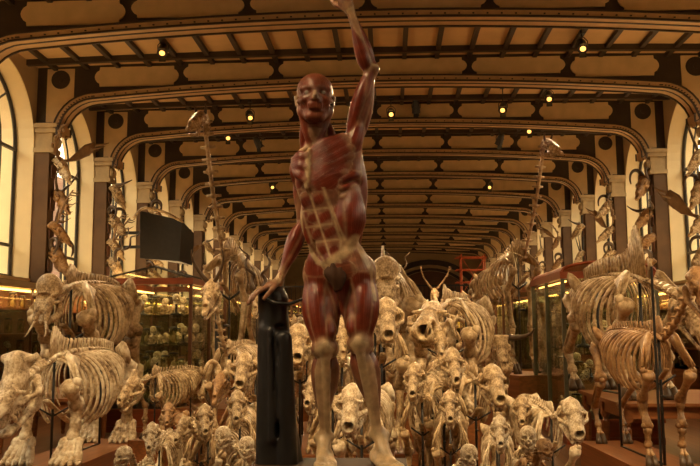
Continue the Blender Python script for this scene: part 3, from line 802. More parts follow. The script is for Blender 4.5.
    # dark leaf over the loins
    dd = SDF(A(338, 278, -.1) - .16, A(338, 278, -.1) + .16, .006)
    for a_, b_, r in (((328, 268), (332, 284), .018), ((333, 265), (336, 290), .024), ((340, 268), (340, 289), .022), ((344, 272), (343, 284), .014), ((325, 270), (328, 278), .012)):
        dd.belly(A(*a_, -.055), A(*b_, -.07), r, .5, .004)
    g = mobj('fig_leaf', dd.mesh('fig_leaf'), M['plinth'], root); g.location = -inv; g['label'] = 'black leaf over the loins'
    # tree stump it leans on, blackened
    s = SDF((-.62, YS - .22, PZ - .03), (-.14, YS + .34, 1.86), .009)
    s.cap(A(278, 466, .07), A(273, 300, .07), .100, .066, .03)
    s.cap(A(273, 300, .07), A(272, 296, .07), .068, .060, .02)
    s.ell(A(271, 295, .06), (.055, .055, .045), .01)
    s.cap(A(287, 470, .0), A(284, 338, -.01), .052, .036, .006)
    s.cap(A(265, 470, .0), A(264, 330, .03), .040, .020, .03)
    s.cap(A(297, 470, .10), A(290, 420, .08), .035, .012, .03)
    s.cap(A(270, 330, -.01), A(272, 440, -.03), .010, .016, .01)
    s.ell(A(284, 327, -.01), (.05, .05, .02), .004, None, True)
    for i in range(14):
        z = rnd.uniform(1.1, 1.7); a = rnd.uniform(0, 6.28); c = A(275, 380, .07)
        s.ell((c[0] + .10 * math.cos(a), c[1] + .10 * math.sin(a), z), (.012, .012, .05), .012, None, True)
    tm = mat('black_lacquer', (.018, .018, .019), .38, scale=14, bump=.4)
    t = mobj('tree_stump', s.mesh('tree_stump'), tm, root); t.location = -inv; t['label'] = 'black tree stump prop'
    mb = MB(); mb.tube([A(262, 297, .0), A(275, 303, -.03), A(290, 304, -.02), A(303, 299, .0), A(312, 291, .01)], [.006, .008, .008, .007, .004], 6)
    st = mb.build('branch', tm, root, True); st.location = -inv
    mb = MB(); a0 = A(252, 466, 0)[0]; a1 = A(407, 466, 0)[0]
    mb.bb((a0, YS - .42, PZ - .06), (a1, YS + .16, PZ + .002)); bs = mb.build('statue_base', M['plinth'], root); bs.location = -inv
    # pedestal under it
    mb = MB(); cx = (a0 + a1) / 2
    for hw, z0, z1 in ((.50, 0, .12), (.46, .12, .16), (.42, .16, .84), (.46, .84, .88), (.44, .88, PZ - .06)):
        mb.bb((cx - hw, YS - .13 - hw * .9, z0), (cx + hw, YS - .13 + hw * .78, z1))
    pr = empty('pedestal', (cx, YS - .1, 0)); o = mb.build('plinth_block', M['plinth'], pr); o.location = (-cx, -YS + .1, 0)
    mb = MB(); mb.bb((cx - .30, YS - .13 - .42 * .9 - .015, .26), (cx + .30, YS - .13 - .42 * .9 - .0, .76)); o = mb.build('front_panel', M['woodred'], pr); o.location = (-cx, -YS + .1, 0)
    tag(pr, 'dark wooden pedestal carrying the flayed man statue', 'pedestal')
statue()

# ------------------------------------------------------------------ skulls: face +X, length about 1, occiput near x = -.45
def skull_meshes(kind):
    V = .021 if kind in ('lion', 'bear', 'wolf', 'hippo', 'rhino', 'elephant') else .025
    s = SDF((-.62, -.52, -.50), (.68, .52, .66), V); j = SDF((-.55, -.45, -.60), (.62, .45, .30), V)
    P = dict(
        #       mw muzzle width, ml muzzle end, bw brain width, zy cheek width, no nose size, ey eye size, ex eye x, ez
        lion=dict(mw=.15, mt=.125, ml=.36, bw=.19, zy=.30, no=.085, ey=.090, ex=.04, ey_y=.19, can=1),
        bear=dict(mw=.15, mt=.115, ml=.40, bw=.20, zy=.27, no=.085, ey=.070, ex=.06, ey_y=.18, can=1),
        wolf=dict(mw=.12, mt=.080, ml=.42, bw=.16, zy=.24, no=.060, ey=.072, ex=.02, ey_y=.165, can=1),
        pig=dict(mw=.13, mt=.080, ml=.44, bw=.18, zy=.30, no=.060, ey=.065, ex=-.12, ey_y=.19, can=.6),
        hippo=dict(mw=.14, mt=.21, ml=.40, bw=.19, zy=.40, no=.12, ey=.075, ex=-.12, ey_y=.26, can=1.2)).get(kind)
    if P:
        for q in (-1, 1):
            s.cap((.10, q * .12, -.03), (-.04, q * P['zy'] * .92, -.05), .050, .042, .03); s.cap((-.04, q * P['zy'] * .92, -.05), (-.20, q * P['zy'], -.01), .042, .036, .03)
            s.cap((-.20, q * P['zy'], -.01), (-.36, q * P['bw'] * 1.05, .0), .036, .04, .03)
        s.ell((-.24, 0, .10), (.25, P['bw'], .17), .03)
        s.cap((-.42, 0, .20), (-.02, 0, .22), .028, .03, .05)
        s.cap((-.46, -.12, .02), (-.46, .12, .02), .06, .06, .05)
        s.cap((-.05, 0, .12), (P['ml'] - .02, 0, .03), P['mw'] * .95, P['mt'], .05)
        s.cap((-.05, 0, .04), (P['ml'], 0, -.03), P['mw'] * .9, P['mt'] * 1.05, .05)
        if kind == 'hippo':
            for q in (-1, 1): s.ell((.38, q * .17, -.02), (.14, .10, .12), .03)
        if kind == 'pig': s.cap((-.45, 0, .30), (-.3, 0, .12), .10, .12, .05)
        for q in (-1, 1):
            s.cap((.0, q * .06, .20), (-.03, q * P['ey_y'] * 1.08, .17), .045, .032, .03)
            s.ell((P['ex'] + .05, q * (P['ey_y'] + .02), .08), (P['ey'] * 1.15, P['ey'], P['ey']), .006, None, True)
            s.ell((-.15, q * (P['bw'] + .06), .06), (.11, .075, .12), .012, None, True)
        n = P['no']
        s.ell((P['ml'] + P['mt'] * .75, 0, .05), (.16, n, n * .95), .006, None, True)
        s.cap((P['ml'] - .34, 0, .035), (P['ml'] + .2, 0, .05), n * .72, n * .85, .0, True)
        for q in (-1, 1):
            if P['can']:
                s.cap((P['ml'] + .02, q * P['mt'] * .75, -.08), (P['ml'] + .05, q * P['mt'] * .85, -.08 - .13 * P['can']), .032, .010, .006)
                j.cap((P['ml'] + .03, q * P['mt'] * .5, -.24), (P['ml'] + .08, q * P['mt'] * .62, -.24 + .14 * P['can']), .030, .010, .006)
            for i in range(4):
                x = .04 + i * .085; s.cap((x, q * (P['mw'] * .82), -.09), (x, q * P['mw'] * .84, -.155), .034, .018, .006)
            for i in range(3): s.cap((P['ml'] + .06, q * (.012 + i * .028) * P['mt'] / .12, -.09), (P['ml'] + .075, q * (.012 + i * .028) * P['mt'] / .12, -.14), .016, .010, .003)
            z0 = -.24
            j.cap((-.24, q * P['zy'] * .78, -.08), (-.20, q * P['zy'] * .72, .08), .045, .022, .02)
            j.cap((-.27, q * P['zy'] * .78, -.12), (-.05, q * P['mw'] * 1.3, z0), .055, .05, .03)
            j.cap((-.05, q * P['mw'] * 1.3, z0), (P['ml'] - .02, q * P['mt'] * .5, z0 - .01), .05, .045, .03)
            for i in range(4):
                x = .05 + i * .08; j.cap((x, q * (P['mw'] * .95 - i * .012), z0 + .03), (x, q * P['mw'] * .9, z0 + .085), .026, .014, .006)
        j.cap((P['ml'] - .02, -P['mt'] * .4, z0), (P['ml'] - .02, P['mt'] * .4, z0), .045, .045, .03)
    elif kind in ('deer', 'ox', 'horse'):
        w = {'deer': 1, 'ox': 1.25, 'horse': .98}[kind]; ml = {'deer': .47, 'ox': .46, 'horse': .50}[kind]
        s.ell((-.30, 0, .12), (.19, .145 * w, .15), .03)
        s.cap((-.18, 0, .14), (.30, 0, .05), .135 * w, .070 * w, .05); s.cap((-.1, 0, .02), (ml, 0, -.05), .11 * w, .060 * w, .05)
        s.cap((-.43, -.07, .02), (-.43, .07, .02), .06, .06, .05)
        for q in (-1, 1):
            s.ell((-.10, q * .15 * w, .11), (.10, .06, .095), .02); s.ell((-.09, q * .20 * w, .11), (.068, .075, .066), .004, None, True)
            s.cap((-.02, q * .15 * w, .0), (-.30, q * .15 * w, .0), .028, .026, .03)
            s.cap((ml - .04, q * .028, -.05), (ml + .05, q * .03 * w, -.08), .03, .018, .02)
            for i in range(5): s.cap((-.02 + i * .06, q * .075 * w, -.08), (-.02 + i * .06, q * .08 * w, -.135), .030, .02, .006)
            j.cap((-.30, q * .13 * w, -.10), (-.28, q * .12 * w, .05), .045, .022, .02)
            j.cap((-.30, q * .13 * w, -.12), (-.18, q * .11 * w, -.25), .055, .05, .04); j.cap((-.18, q * .11 * w, -.25), (ml - .06, q * .03, -.165), .048, .026, .03)
            j.cap((ml - .06, q * .02, -.165), (ml + .03, q * .03, -.135), .028, .020, .02)
        s.ell((.40, 0, .045), (.16, .048 * w, .055), .006, None, True)
        if kind == 'ox': s.cap((-.36, -.16, .24), (-.36, .16, .24), .06, .06, .05)
    elif kind == 'rhino':
        s.cap((-.42, 0, .34), (-.25, 0, .12), .17, .17, .08); s.cap((-.25, 0, .16), (.30, 0, .06), .17, .12, .08); s.cap((-.1, 0, .0), (.40, 0, -.06), .13, .08, .06)
        s.cap((.20, 0, .12), (.46, 0, .10), .11, .07, .04); s.cap((-.46, -.18, .38), (-.46, .18, .38), .07, .07, .06)
        for q in (-1, 1):
            s.cap((.05, q * .14, -.0), (-.20, q * .31, -.02), .05, .05, .03); s.cap((-.20, q * .31, -.02), (-.42, q * .22, .05), .05, .06, .04)
            s.cap((.05, q * .1, .2), (-.02, q * .22, .14), .04, .03, .03); s.ell((.02, q * .22, .06), (.08, .08, .07), .01, None, True); s.ell((-.2, q * .23, .09), (.12, .07, .11), .02, None, True)
            s.ell((.42, q * .08, .02), (.14, .07, .055), .01, None, True)
            for i in range(5): s.cap((-.08 + i * .08, q * .12, -.09), (-.08 + i * .08, q * .125, -.16), .038, .03, .006)
            j.cap((-.35, q * .22, -.10), (-.34, q * .2, .05), .06, .03, .02); j.cap((-.35, q * .22, -.12), (-.22, q * .17, -.30), .08, .08, .05); j.cap((-.22, q * .17, -.30), (.38, q * .06, -.24), .075, .05, .05)
        j.cap((.3, 0, -.24), (.44, 0, -.21), .07, .05, .04)
    elif kind == 'elephant':
        s.ell((-.20, 0, .26), (.27, .30, .32), .05); s.cap((-.05, -.1, .1), (.18, -.1, -.20), .15, .10, .06); s.cap((-.05, .1, .1), (.18, .1, -.20), .15, .10, .06)
        s.cap((.05, 0, .05), (.18, 0, -.2), .13, .1, .05); s.ell((.10, 0, .10), (.12, .16, .07), .02, None, True)
        for q in (-1, 1):
            s.cap((.18, q * .11, -.18), (.30, q * .13, -.40), .09, .075, .03); s.ell((.05, q * .29, .04), (.13, .10, .11), .02, None, True)
            s.cap((.10, q * .24, .12), (.0, q * .30, .14), .04, .04, .03); s.cap((.05, q * .24, -.08), (-.3, q * .27, -.04), .04, .045, .03)
            s.ell((-.16, q * .35, .12), (.14, .08, .14), .03, None, True); s.cap((.30, q * .13, -.38), (.34, q * .135, -.47), .03, .02, .0, True)
            j.cap((-.18, q * .24, -.02), (-.14, q * .22, -.35), .06, .09, .04); j.cap((-.14, q * .22, -.38), (.16, q * .06, -.50), .10, .07, .05)
    elif kind == 'monkey':
        s.ell((-.12, 0, .12), (.34, .29, .29), .03); s.cap((.1, 0, -.02), (.25, 0, -.08), .19, .13, .06); s.cap((.17, -.14, .12), (.17, .14, .12), .05, .05, .03)
        for q in (-1, 1):
            s.ell((.26, q * .105, .03), (.12, .08, .075), .006, None, True); s.cap((.16, q * .2, -.04), (-.1, q * .28, -.06), .04, .035, .03)
            j.cap((-.08, q * .22, -.05), (-.04, q * .2, -.22), .045, .05, .03); j.cap((-.04, q * .2, -.24), (.28, q * .05, -.28), .05, .045, .03)
            for i in range(3): s.cap((.30 - i * .05, q * (.04 + i * .035), -.17), (.30 - i * .05, q * (.04 + i * .035), -.215), .02, .015, .004)
        s.ell((.40, 0, -.06), (.10, .045, .05), .004, None, True)
    return s.mesh('skull', 1), j.mesh('jaw', 1)
_sk = {}
def skull(kind):
    if kind not in _sk: _sk[kind] = skull_meshes(kind)
    return _sk[kind]

def horns(mb, kind, S=1.0, side=(-1, 1)):
    """horn curves in skull units on both sides, added to mb"""
    for q in side:
        if kind == 'lyre':
            mb.tube([(-.30 - .05 * t, q * (.07 + .26 * math.sin(t * 1.9)), .22 + t * .75) for t in np.linspace(0, 1, 12)], np.linspace(.05, .012, 12) * S, 7)
        elif kind == 'ox':
            mb.tube([(-.36 + .18 * t, q * (.20 + .55 * math.sin(t * 1.5)), .24 + .42 * t * t) for t in np.linspace(0, 1, 12)], np.linspace(.085, .015, 12), 8)
        elif kind == 'ram':
            mb.tube([(-.30 - .26 * math.sin(t * 4.6) * (1 - .2 * t), q * (.08 + .30 * t), .20 + .26 * (1 - math.cos(t * 4.6)) * (1 if t < .7 else 1) - .25 * t) for t in np.linspace(0, 1, 18)], np.linspace(.10, .025, 18), 8)
        elif kind == 'spiral':
            mb.tube([(-.32 - .35 * t + .07 * math.cos(t * 14), q * (.08 + .30 * t + .07 * math.sin(t * 14)), .22 + 1.1 * t) for t in np.linspace(0, 1, 26)], np.linspace(.06, .014, 26), 7)
        elif kind == 'short':
            mb.tube([(-.28, q * .10, .20), (-.30, q * .13, .32), (-.28, q * .14, .42)], [.045, .03, .012], 7)
        elif kind == 'straight':
            mb.tube([(-.30 - .55 * t, q * (.06 + .14 * t), .2 + .9 * t) for t in np.linspace(0, 1, 8)], np.linspace(.045, .01, 8), 7)
        elif kind == 'antler':
            P = [np.array((-.30 - .30 * math.sin(t * 1.6), q * (.08 + .55 * math.sin(t * 1.7)), .20 + 1.05 * t)) for t in np.linspace(0, 1, 12)]
            mb.tube(P, np.linspace(.048, .018, 12), 7)
            for i, ln in ((1, .32), (3, .3), (6, .34), (9, .26), (10, .2)):
                p = P[i]; mb.tube([p, p + np.array((ln * .6, q * .03, ln * .35)), p + np.array((ln * .8, q * .05, ln * .95))], [.032, .022, .006], 6)
        elif kind == 'palmate':
            P = [np.array((-.25, q * .1, .2)), np.array((-.3, q * .35, .28)), np.array((-.35, q * .60, .45)), np.array((-.4, q * .85, .80)), np.array((-.42, q * .95, 1.10))]
            mb.tube(P, [.05, .05, .15, .22, .08], 8, flat=(1, .18), ref=(0, 1, 0))
            for a, l in ((.1, .2), (.5, .28), (.9, .3), (1.3, .26)):
                b = np.array((-.38, q * (.72 + .18 * a), .42 + .5 * a)); mb.tube([b, b + np.array((.02, q * l, l * .5)), b + np.array((.1, q * l * 1.2, l * 1.2))], [.05, .035, .008], 6)

# ------------------------------------------------------------------ skeletons: stand facing +X with the forefeet near x = 0
def crom(P, n):
    P = np.array(P, float); P = np.vstack([2 * P[0] - P[1], P, 2 * P[-1] - P[-2]]); m_ = len(P) - 3; out = []
    for u in np.linspace(0, m_ - 1e-6, n):
        i = int(u); t = u - i; a, b, c, d = P[i:i + 4]
        out.append(.5 * ((2 * b) + (-a + c) * t + (2 * a - 5 * b + 4 * c - d) * t * t + (-a + 3 * b - 3 * c + d) * t ** 3))
    return np.array(out)
SPEC = dict(
    #        H height at withers, L trunk length, W half width of ribs, D rib depth, r bone radius, neck (dx, dz), skull kind, size, head pitch
    lion=dict(H=1.0, L=1.05, W=.17, D=.42, r=.021, neck=(.42, .10), sk='lion', ss=.35, pit=40, foot='paw', tail=1, sp=.07, nr=13),
    wolf=dict(H=1.0, L=.95, W=.15, D=.42, r=.018, neck=(.38, .22), sk='wolf', ss=.32, pit=38, foot='paw', tail=.8, sp=.06, nr=13),
    bear=dict(H=1.0, L=1.05, W=.21, D=.46, r=.027, neck=(.40, .06), sk='bear', ss=.37, pit=36, foot='paw', tail=.1, sp=.08, nr=14),
    pig=dict(H=1.0, L=1.15, W=.20, D=.52, r=.022, neck=(.36, -.08), sk='pig', ss=.50, pit=30, foot='hoof', tail=.4, sp=.12, nr=14),
    deer=dict(H=1.0, L=.95, W=.15, D=.44, r=.016, neck=(.42, .48), sk='deer', ss=.36, pit=35, foot='hoof', tail=.2, sp=.08, nr=13, horn='lyre'),
    stag=dict(H=1.0, L=.95, W=.15, D=.44, r=.017, neck=(.40, .45), sk='deer', ss=.36, pit=35, foot='hoof', tail=.2, sp=.08, nr=13, horn='antler'),
    goat=dict(H=1.0, L=1.0, W=.17, D=.46, r=.019, neck=(.38, .26), sk='deer', ss=.36, pit=38, foot='hoof', tail=.2, sp=.08, nr=13, horn='ram'),
    kudu=dict(H=1.0, L=.95, W=.15, D=.45, r=.016, neck=(.42, .42), sk='deer', ss=.33, pit=35, foot='hoof', tail=.2, sp=.09, nr=13, horn='spiral'),
    ox=dict(H=1.0, L=1.1, W=.19, D=.48, r=.022, neck=(.48, .02), sk='ox', ss=.40, pit=40, foot='hoof', tail=.5, sp=.15, nr=13, horn='ox'),
    bison=dict(H=1.0, L=.80, W=.22, D=.54, r=.024, neck=(.46, -.16), sk='ox', ss=.38, pit=48, foot='hoof', tail=.4, sp=.30, nr=12, horn='short'),
    horse=dict(H=1.0, L=1.0, W=.17, D=.44, r=.019, neck=(.52, .34), sk='horse', ss=.40, pit=42, foot='hoof', tail=.4, sp=.11, nr=13),
    camel=dict(H=1.0, L=.80, W=.16, D=.42, r=.017, neck=(.55, .20), sk='horse', ss=.28, pit=18, foot='hoof', tail=.3, sp=.12, nr=12, dip=.18),
    hippo=dict(H=1.0, L=1.35, W=.30, D=.62, r=.027, neck=(.42, -.10), sk='hippo', ss=.44, pit=22, foot='pad', tail=.3, sp=.12, nr=12),
    rhino=dict(H=1.0, L=1.15, W=.28, D=.62, r=.029, neck=(.42, -.16), sk='rhino', ss=.50, pit=38, foot='pad', tail=.3, sp=.20, nr=14),
    elephant=dict(H=1.0, L=.92, W=.26, D=.58, r=.028, neck=(.20, -.10), sk='elephant', ss=.31, pit=12, foot='pad', tail=.4, sp=.13, nr=14),
    giraffe=dict(H=1.0, L=.52, W=.12, D=.34, r=.013, neck=(.28, .72), sk='deer', ss=.24, pit=20, foot='hoof', tail=.3, sp=.10, nr=14, horn='short', slope=.16),
    monkey=dict(H=.62, L=.42, W=.10, D=.26, r=.013, neck=(.06, .10), sk='monkey', ss=.20, pit=5, foot='paw', tail=.9, sp=.03, nr=12, sit=1),
)
def skeleton_parts(kind, fine=True):
    """-> dict of part name -> list of meshes, head position"""
    q = SPEC[kind]; H, L, W, D, r = q['H'], q['L'], q['W'], q['D'], q['r']; sit = q.get('sit', 0)
    r = r * 1.12
    out = []
    sl = q.get('slope', 0.0)
    zt = H * (.90 - q['sp'] * .45); zr = zt - sl - (.0 if not sit else .30)
    nx, nz = q['neck']; end = np.array((.06 + nx, 0, zt + nz))
    if kind == 'giraffe': mid = (.06 + nx * .55, 0, zt + nz * .45)
    elif q.get('dip'): mid = (.06 + nx * .6, 0, zt - q['dip'])
    else: mid = (.06 + nx * .5, 0, zt + nz * .38 - .02)
    trunk = crom([(-L - .06, 0, zr - .01), (-L * .8, 0, zr + .03), (-L * .45, 0, (zr + zt) / 2 + .035), (-.08, 0, zt + .005), (.06, 0, zt - .03)], 25)
    neck = crom([(.06, 0, zt - .03), mid, end], 9 if kind != 'giraffe' else 13)[1:]
    def vert(mb, p, t, rv, sp, tr, lean):
        t = t / np.linalg.norm(t); up = np.cross(t, (0, 1, 0)); up = up * (1 if up[2] > 0 else -1)
        mb.tube([p - t * rv * .8, p + t * rv * .8], [rv, rv * .9], 6)
        if sp > 0: mb.tube([p, p + up * sp * .55 - t * sp * lean * .5, p + up * sp - t * sp * lean], [rv * .75, rv * .55, rv * .62], 5, flat=(1.35, .45), ref=t)
        for s_ in (-1, 1): mb.tube([p, p + np.array((0, s_ * tr, 0)) + up * tr * .2], [rv * .5, rv * .38], 4, flat=(1.3, .5), ref=t)
    sp = MB(); T = np.gradient(trunk, axis=0); rv = r * 1.0
    for i, p in enumerate(trunk):
        u = i / 24; prof = .35 + .65 * math.exp(-((u - .90) / .16) ** 2)
        vert(sp, p, T[i], rv, q['sp'] * prof + rv, (.055 if u < .45 else .028), .45 if u > .5 else .1)
    sp.tube(trunk, rv * .62, 6)
    Tn = np.gradient(neck, axis=0)
    for i, p in enumerate(neck): vert(sp, p, Tn[i], rv * 1.25 if kind != 'giraffe' else rv * 1.05, (rv * 1.3 if i else q['sp'] * .5), .045, .1)
    sp.tube(np.vstack([trunk[-1:], neck]), rv * (.8), 6)
    out.append(('spine', sp))
    if q['tail'] > .05:
        tl = q['tail'] * .6; mb = MB()
        TP = crom([(-L - .06, 0, zr - .01), (-L - .06 - tl * .25, 0, zr - .05), (-L - .08 - tl * .4, 0, zr - tl * .55), (-L - .02 - tl * .55, 0, zr - tl)], 14)
        for i, p in enumerate(TP[1:]):
            mb.ball(p, rv * (1 - i / 16) * .8, 6, 4)
        mb.tube(TP, np.linspace(rv * .5, rv * .15, 14), 5); out.append(('tail', mb))
    # ribs
    ribs = []; nr = q['nr']
    for j_ in range(nr):
        u = j_ / (nr - 1); xa = -.02 - u * L * .72
        k = int(np.argmin(np.abs(trunk[:, 0] - xa))); z0 = trunk[k][2] - rv * .4
        w = W * (.52 + .48 * math.sin(min(1, u * 1.9 + .12) * PI / 2)) * (1 - .28 * max(0, u - .7) / .3)
        dd = D * (.62 + .38 * math.sin(min(1, u * 2.2 + .2) * PI / 2)) * (1 - .55 * max(0, u - .55) / .45)
        en = R(158 - 46 * u); pts = []
        for th in np.linspace(R(6), en, 15):
            a = th / PI
            pts.append((xa + .02 - .16 * math.sin(min(a, .6) * PI * .8) * (.6 + .6 * u) * (H if H > .8 else .6) + .10 * max(0, a - .6) * 2, w * math.sin(th) ** .85, z0 - dd * (1 - math.cos(th)) / 2))
        ribs.append(pts)
    out.append(('ribs', ribs, r * (.40 if kind in ('rhino', 'hippo', 'elephant', 'bison') else .55)))
    mb = MB(); zs = trunk[-2][2] - D * .62 * .98
    mb.tube(crom([(.10, 0, zs + .07), (-.05, 0, zs - .01), (-L * .28, 0, zs - D * .22), (-L * .42, 0, zs - D * .26)], 10), [r * .7] * 9 + [r * .3], 6, flat=(.7, 1.4))
    out.append(('sternum', mb))
    # limbs
    th = {'pad': 1.15}.get(q['foot'], 1); g = {'paw': 0, 'hoof': 0, 'pad': 0}[q['foot']]
    def foot(mb, p, s_, rr, hind=False):
        x, y = p[0], p[1]
        if q['foot'] == 'hoof':
            hf = MB(); out.append(('hoof', hf))
            for o in (-1, 1):
                mb.bone(np.array(p), (x + .035 * H, y + o * rr * .7, .07 * H), rr * .55, 1.3, 1.2, 6)
                hf.tube([(x + .03 * H, y + o * rr * .75, .075 * H), (x + .05 * H, y + o * rr * .85, .03 * H), (x + .065 * H, y + o * rr * .9, .0)], [rr * .65, rr * .95, rr * 1.15], 6)
        else:
            n = 5 if q['foot'] == 'pad' else 4; sp_ = (.085 if q['foot'] == 'pad' else .062) * H * (1 if H > .8 else .8)
            for i in range(n):
                o = (i - (n - 1) / 2) / (n - 1) * 2
                a = np.array((x + .01, y + o * rr * 1.0, p[2])); b = np.array((x + .085 * H, y + o * sp_, .055 * H)); c = np.array((x + (.14 - .02 * abs(o)) * H, y + o * sp_ * 1.2, .022 * H)); d = np.array((x + (.185 - .03 * abs(o)) * H, y + o * sp_ * 1.25, .008 * H))
                k = .55 if q['foot'] == 'pad' else .42
                mb.bone(a, b, rr * k, 1.3, 1.3, 6); mb.bone(b, c, rr * k * .9, 1.3, 1.2, 6); mb.tube([c, d], [rr * k, rr * k * .4], 5)
            for i in range(5): mb.ball((x + .005 + .012 * (i % 2), y + (i - 2) * rr * .5, p[2] + rr * .1 * (i % 2)), rr * .55, 6, 4)
    ys = W * .62 + .02
    for s_ in (-1, 1):
        mb = MB()
        sh = np.array((.14 * H, s_ * (ys + .01), H * .60)); el = np.array((-.03 * H, s_ * ys, H * .42))
        if q['foot'] == 'pad': wr = np.array((.03 * H, s_ * ys * .98, H * .17))
        elif q['foot'] == 'paw': wr = np.array((.03 * H, s_ * ys * .92, H * .13))
        else: wr = np.array((.01 * H, s_ * ys * .9, H * .26))
        if kind == 'giraffe': el = np.array((-.02, s_ * ys, .60)); sh = np.array((.08, s_ * (ys + .01), .74)); wr = np.array((.0, s_ * ys * .8, .33))
        if sit: sh = np.array((.05, s_ * ys, .46)); el = np.array((.0, s_ * (ys + .03), .26)); wr = np.array((.16, s_ * ys * .9, .09))
        # shoulder blade: a thin plate with its ridge
        top = zt + q['sp'] * .12; gz = sh[2] + .02 * H; gx = sh[0] - .02 * H
        bx = .11 * H if q['foot'] != 'pad' else .15 * H
        pl = [(gx - .018 * H, gz), (gx + .022 * H, gz + .01 * H), (gx + .01 * H, gz + (top - gz) * .45), (gx - .04 * H, top - .01 * H), (gx - .10 * H, top + .01 * H), (gx - .10 * H - bx, top - .05 * H), (gx - .08 * H - bx * .4, gz + (top - gz) * .45)]
        y1, y2 = s_ * (W * .86 + .012), s_ * (W * .42 + .012); n = len(pl); Vv = []
        for dy in (-.006 * H, .006 * H):
            for x, z in pl: Vv.append((x, y1 + (y2 - y1) * np.clip((z - gz) / (top - gz), 0, 1) + dy, z))
        mb.add(Vv, [tuple(range(n))[::-1], tuple(range(n, 2 * n))] + [(i, (i + 1) % n, n + (i + 1) % n, n + i) for i in range(n)])
        mb.tube([(gx, y1 + s_ * .012 * H, gz + .03 * H), (gx - .05 * H, (y1 + y2) / 2 + s_ * .022 * H, (gz + top) / 2), (gx - .11 * H - bx * .4, y2 + s_ * .004, top - .03 * H)], [r * .6, r * .45, r * .2], 5)
        mb.ball((gx, y1, gz), r * 1.3, 8, 5)
        mb.bone(sh, el, r * 1.2 * th, 1.65, 1.5); mb.bone(el, wr, r * 1.0 * th, 1.4, 1.5)
        mb.tube([el + np.array((-.05 * H, 0, .03 * H)), el + np.array((-.03 * H, s_ * .01, -.02 * H)), wr + np.array((-.015 * H, s_ * r * 1.1, .03 * H))], [r * .9 * th, r * .75 * th, r * .4 * th], 6)
        if q['foot'] == 'hoof' and not sit:
            for i in range(3): mb.ball(wr + np.array((0, (i - 1) * r * .9, 0)), r * 1.1, 6, 4)
            f = np.array((.0, s_ * ys * .88, .125 * H)); mb.bone(wr - np.array((0, 0, r)), f, r * .88, 1.6, 1.6); foot(mb, f, s_, r * 1.1)
        else: foot(mb, wr, s_, r * 1.5 * (th if th > 1 else .9))
        out.append(('foreleg', mb))
        mb = MB(); yh = W * .55 + .02
        hp = np.array((-L - .04 * H, s_ * yh, zr - .11 * H)); kn = np.array((-L + .13 * H, s_ * (yh + .02), H * .50)); ho = np.array((-L - .15 * H, s_ * yh * .9, H * .27))
        if q['foot'] == 'pad': kn = np.array((-L + .08 * H, s_ * (yh + .02), H * .46)); ho = np.array((-L - .04 * H, s_ * yh, H * .17))
        elif q['foot'] == 'paw': ho = np.array((-L - .14 * H, s_ * yh * .9, H * .20))
        if kind == 'giraffe': kn = np.array((-L + .06, s_ * yh, .55)); ho = np.array((-L - .08, s_ * yh, .32)); hp = np.array((-L - .02, s_ * yh, zr - .09))
        if sit: hp = np.array((-L, s_ * yh, .13)); kn = np.array((-L + .26, s_ * (yh + .06), .30)); ho = np.array((-L + .16, s_ * (yh + .02), .04))
        mb.bone(hp, kn, r * 1.3 * th, 1.7, 1.9); mb.ball(kn + np.array((r * 1.6, 0, 0)), r * 1.0 * th, 7, 5)
        mb.bone(kn - np.array((0, 0, r)), ho, r * 1.1 * th, 1.8, 1.4); mb.tube([kn + np.array((-r, s_ * r * 1.3, -r)), ho + np.array((0, s_ * r, r))], r * .4 * th, 5)
        mb.ball(ho + np.array((-r * 1.4, 0, r * .8)), (r * 1.6, r, r), 7, 5)
        if q['foot'] == 'hoof' and not sit: f = np.array((-L - .08 * H, s_ * yh * .88, .125 * H)); mb.bone(ho, f, r * .88, 1.5, 1.6); foot(mb, f, s_, r * 1.1, True)
        else: foot(mb, ho if not sit else ho, s_, r * 1.5 * (th if th > 1 else .85), True)
        out.append(('hindleg', mb))
    mb = MB()
    for s_ in (-1, 1):
        yh = W * .55 + .02; hp = np.array((-L - .03 * H, s_ * (yh - .015), zr - .10 * H))
        if sit: hp = np.array((-L, s_ * yh, .14))
        mb.tube([np.array((-L + .12 * H, s_ * (W * .55 + .05 * H), zr + .0 * H)), np.array((-L + .04 * H, s_ * W * .42, zr - .02 * H)), hp, hp + np.array((-.10 * H, -s_ * .02, -.03 * H)), hp + np.array((-.17 * H, -s_ * .01, -.0 * H))],
                [r * 2.8, r * 2.2, r * 1.7, r * 1.1, r * 1.6], 8, flat=(.45, 1.25), ref=(0, 1, .3))
        mb.tube([hp, np.array((hp[0] - .06 * H, 0, hp[2] - .08 * H))], r * .8, 6)
    out.append(('pelvis', mb))
    return out, end, q
TPL = {}
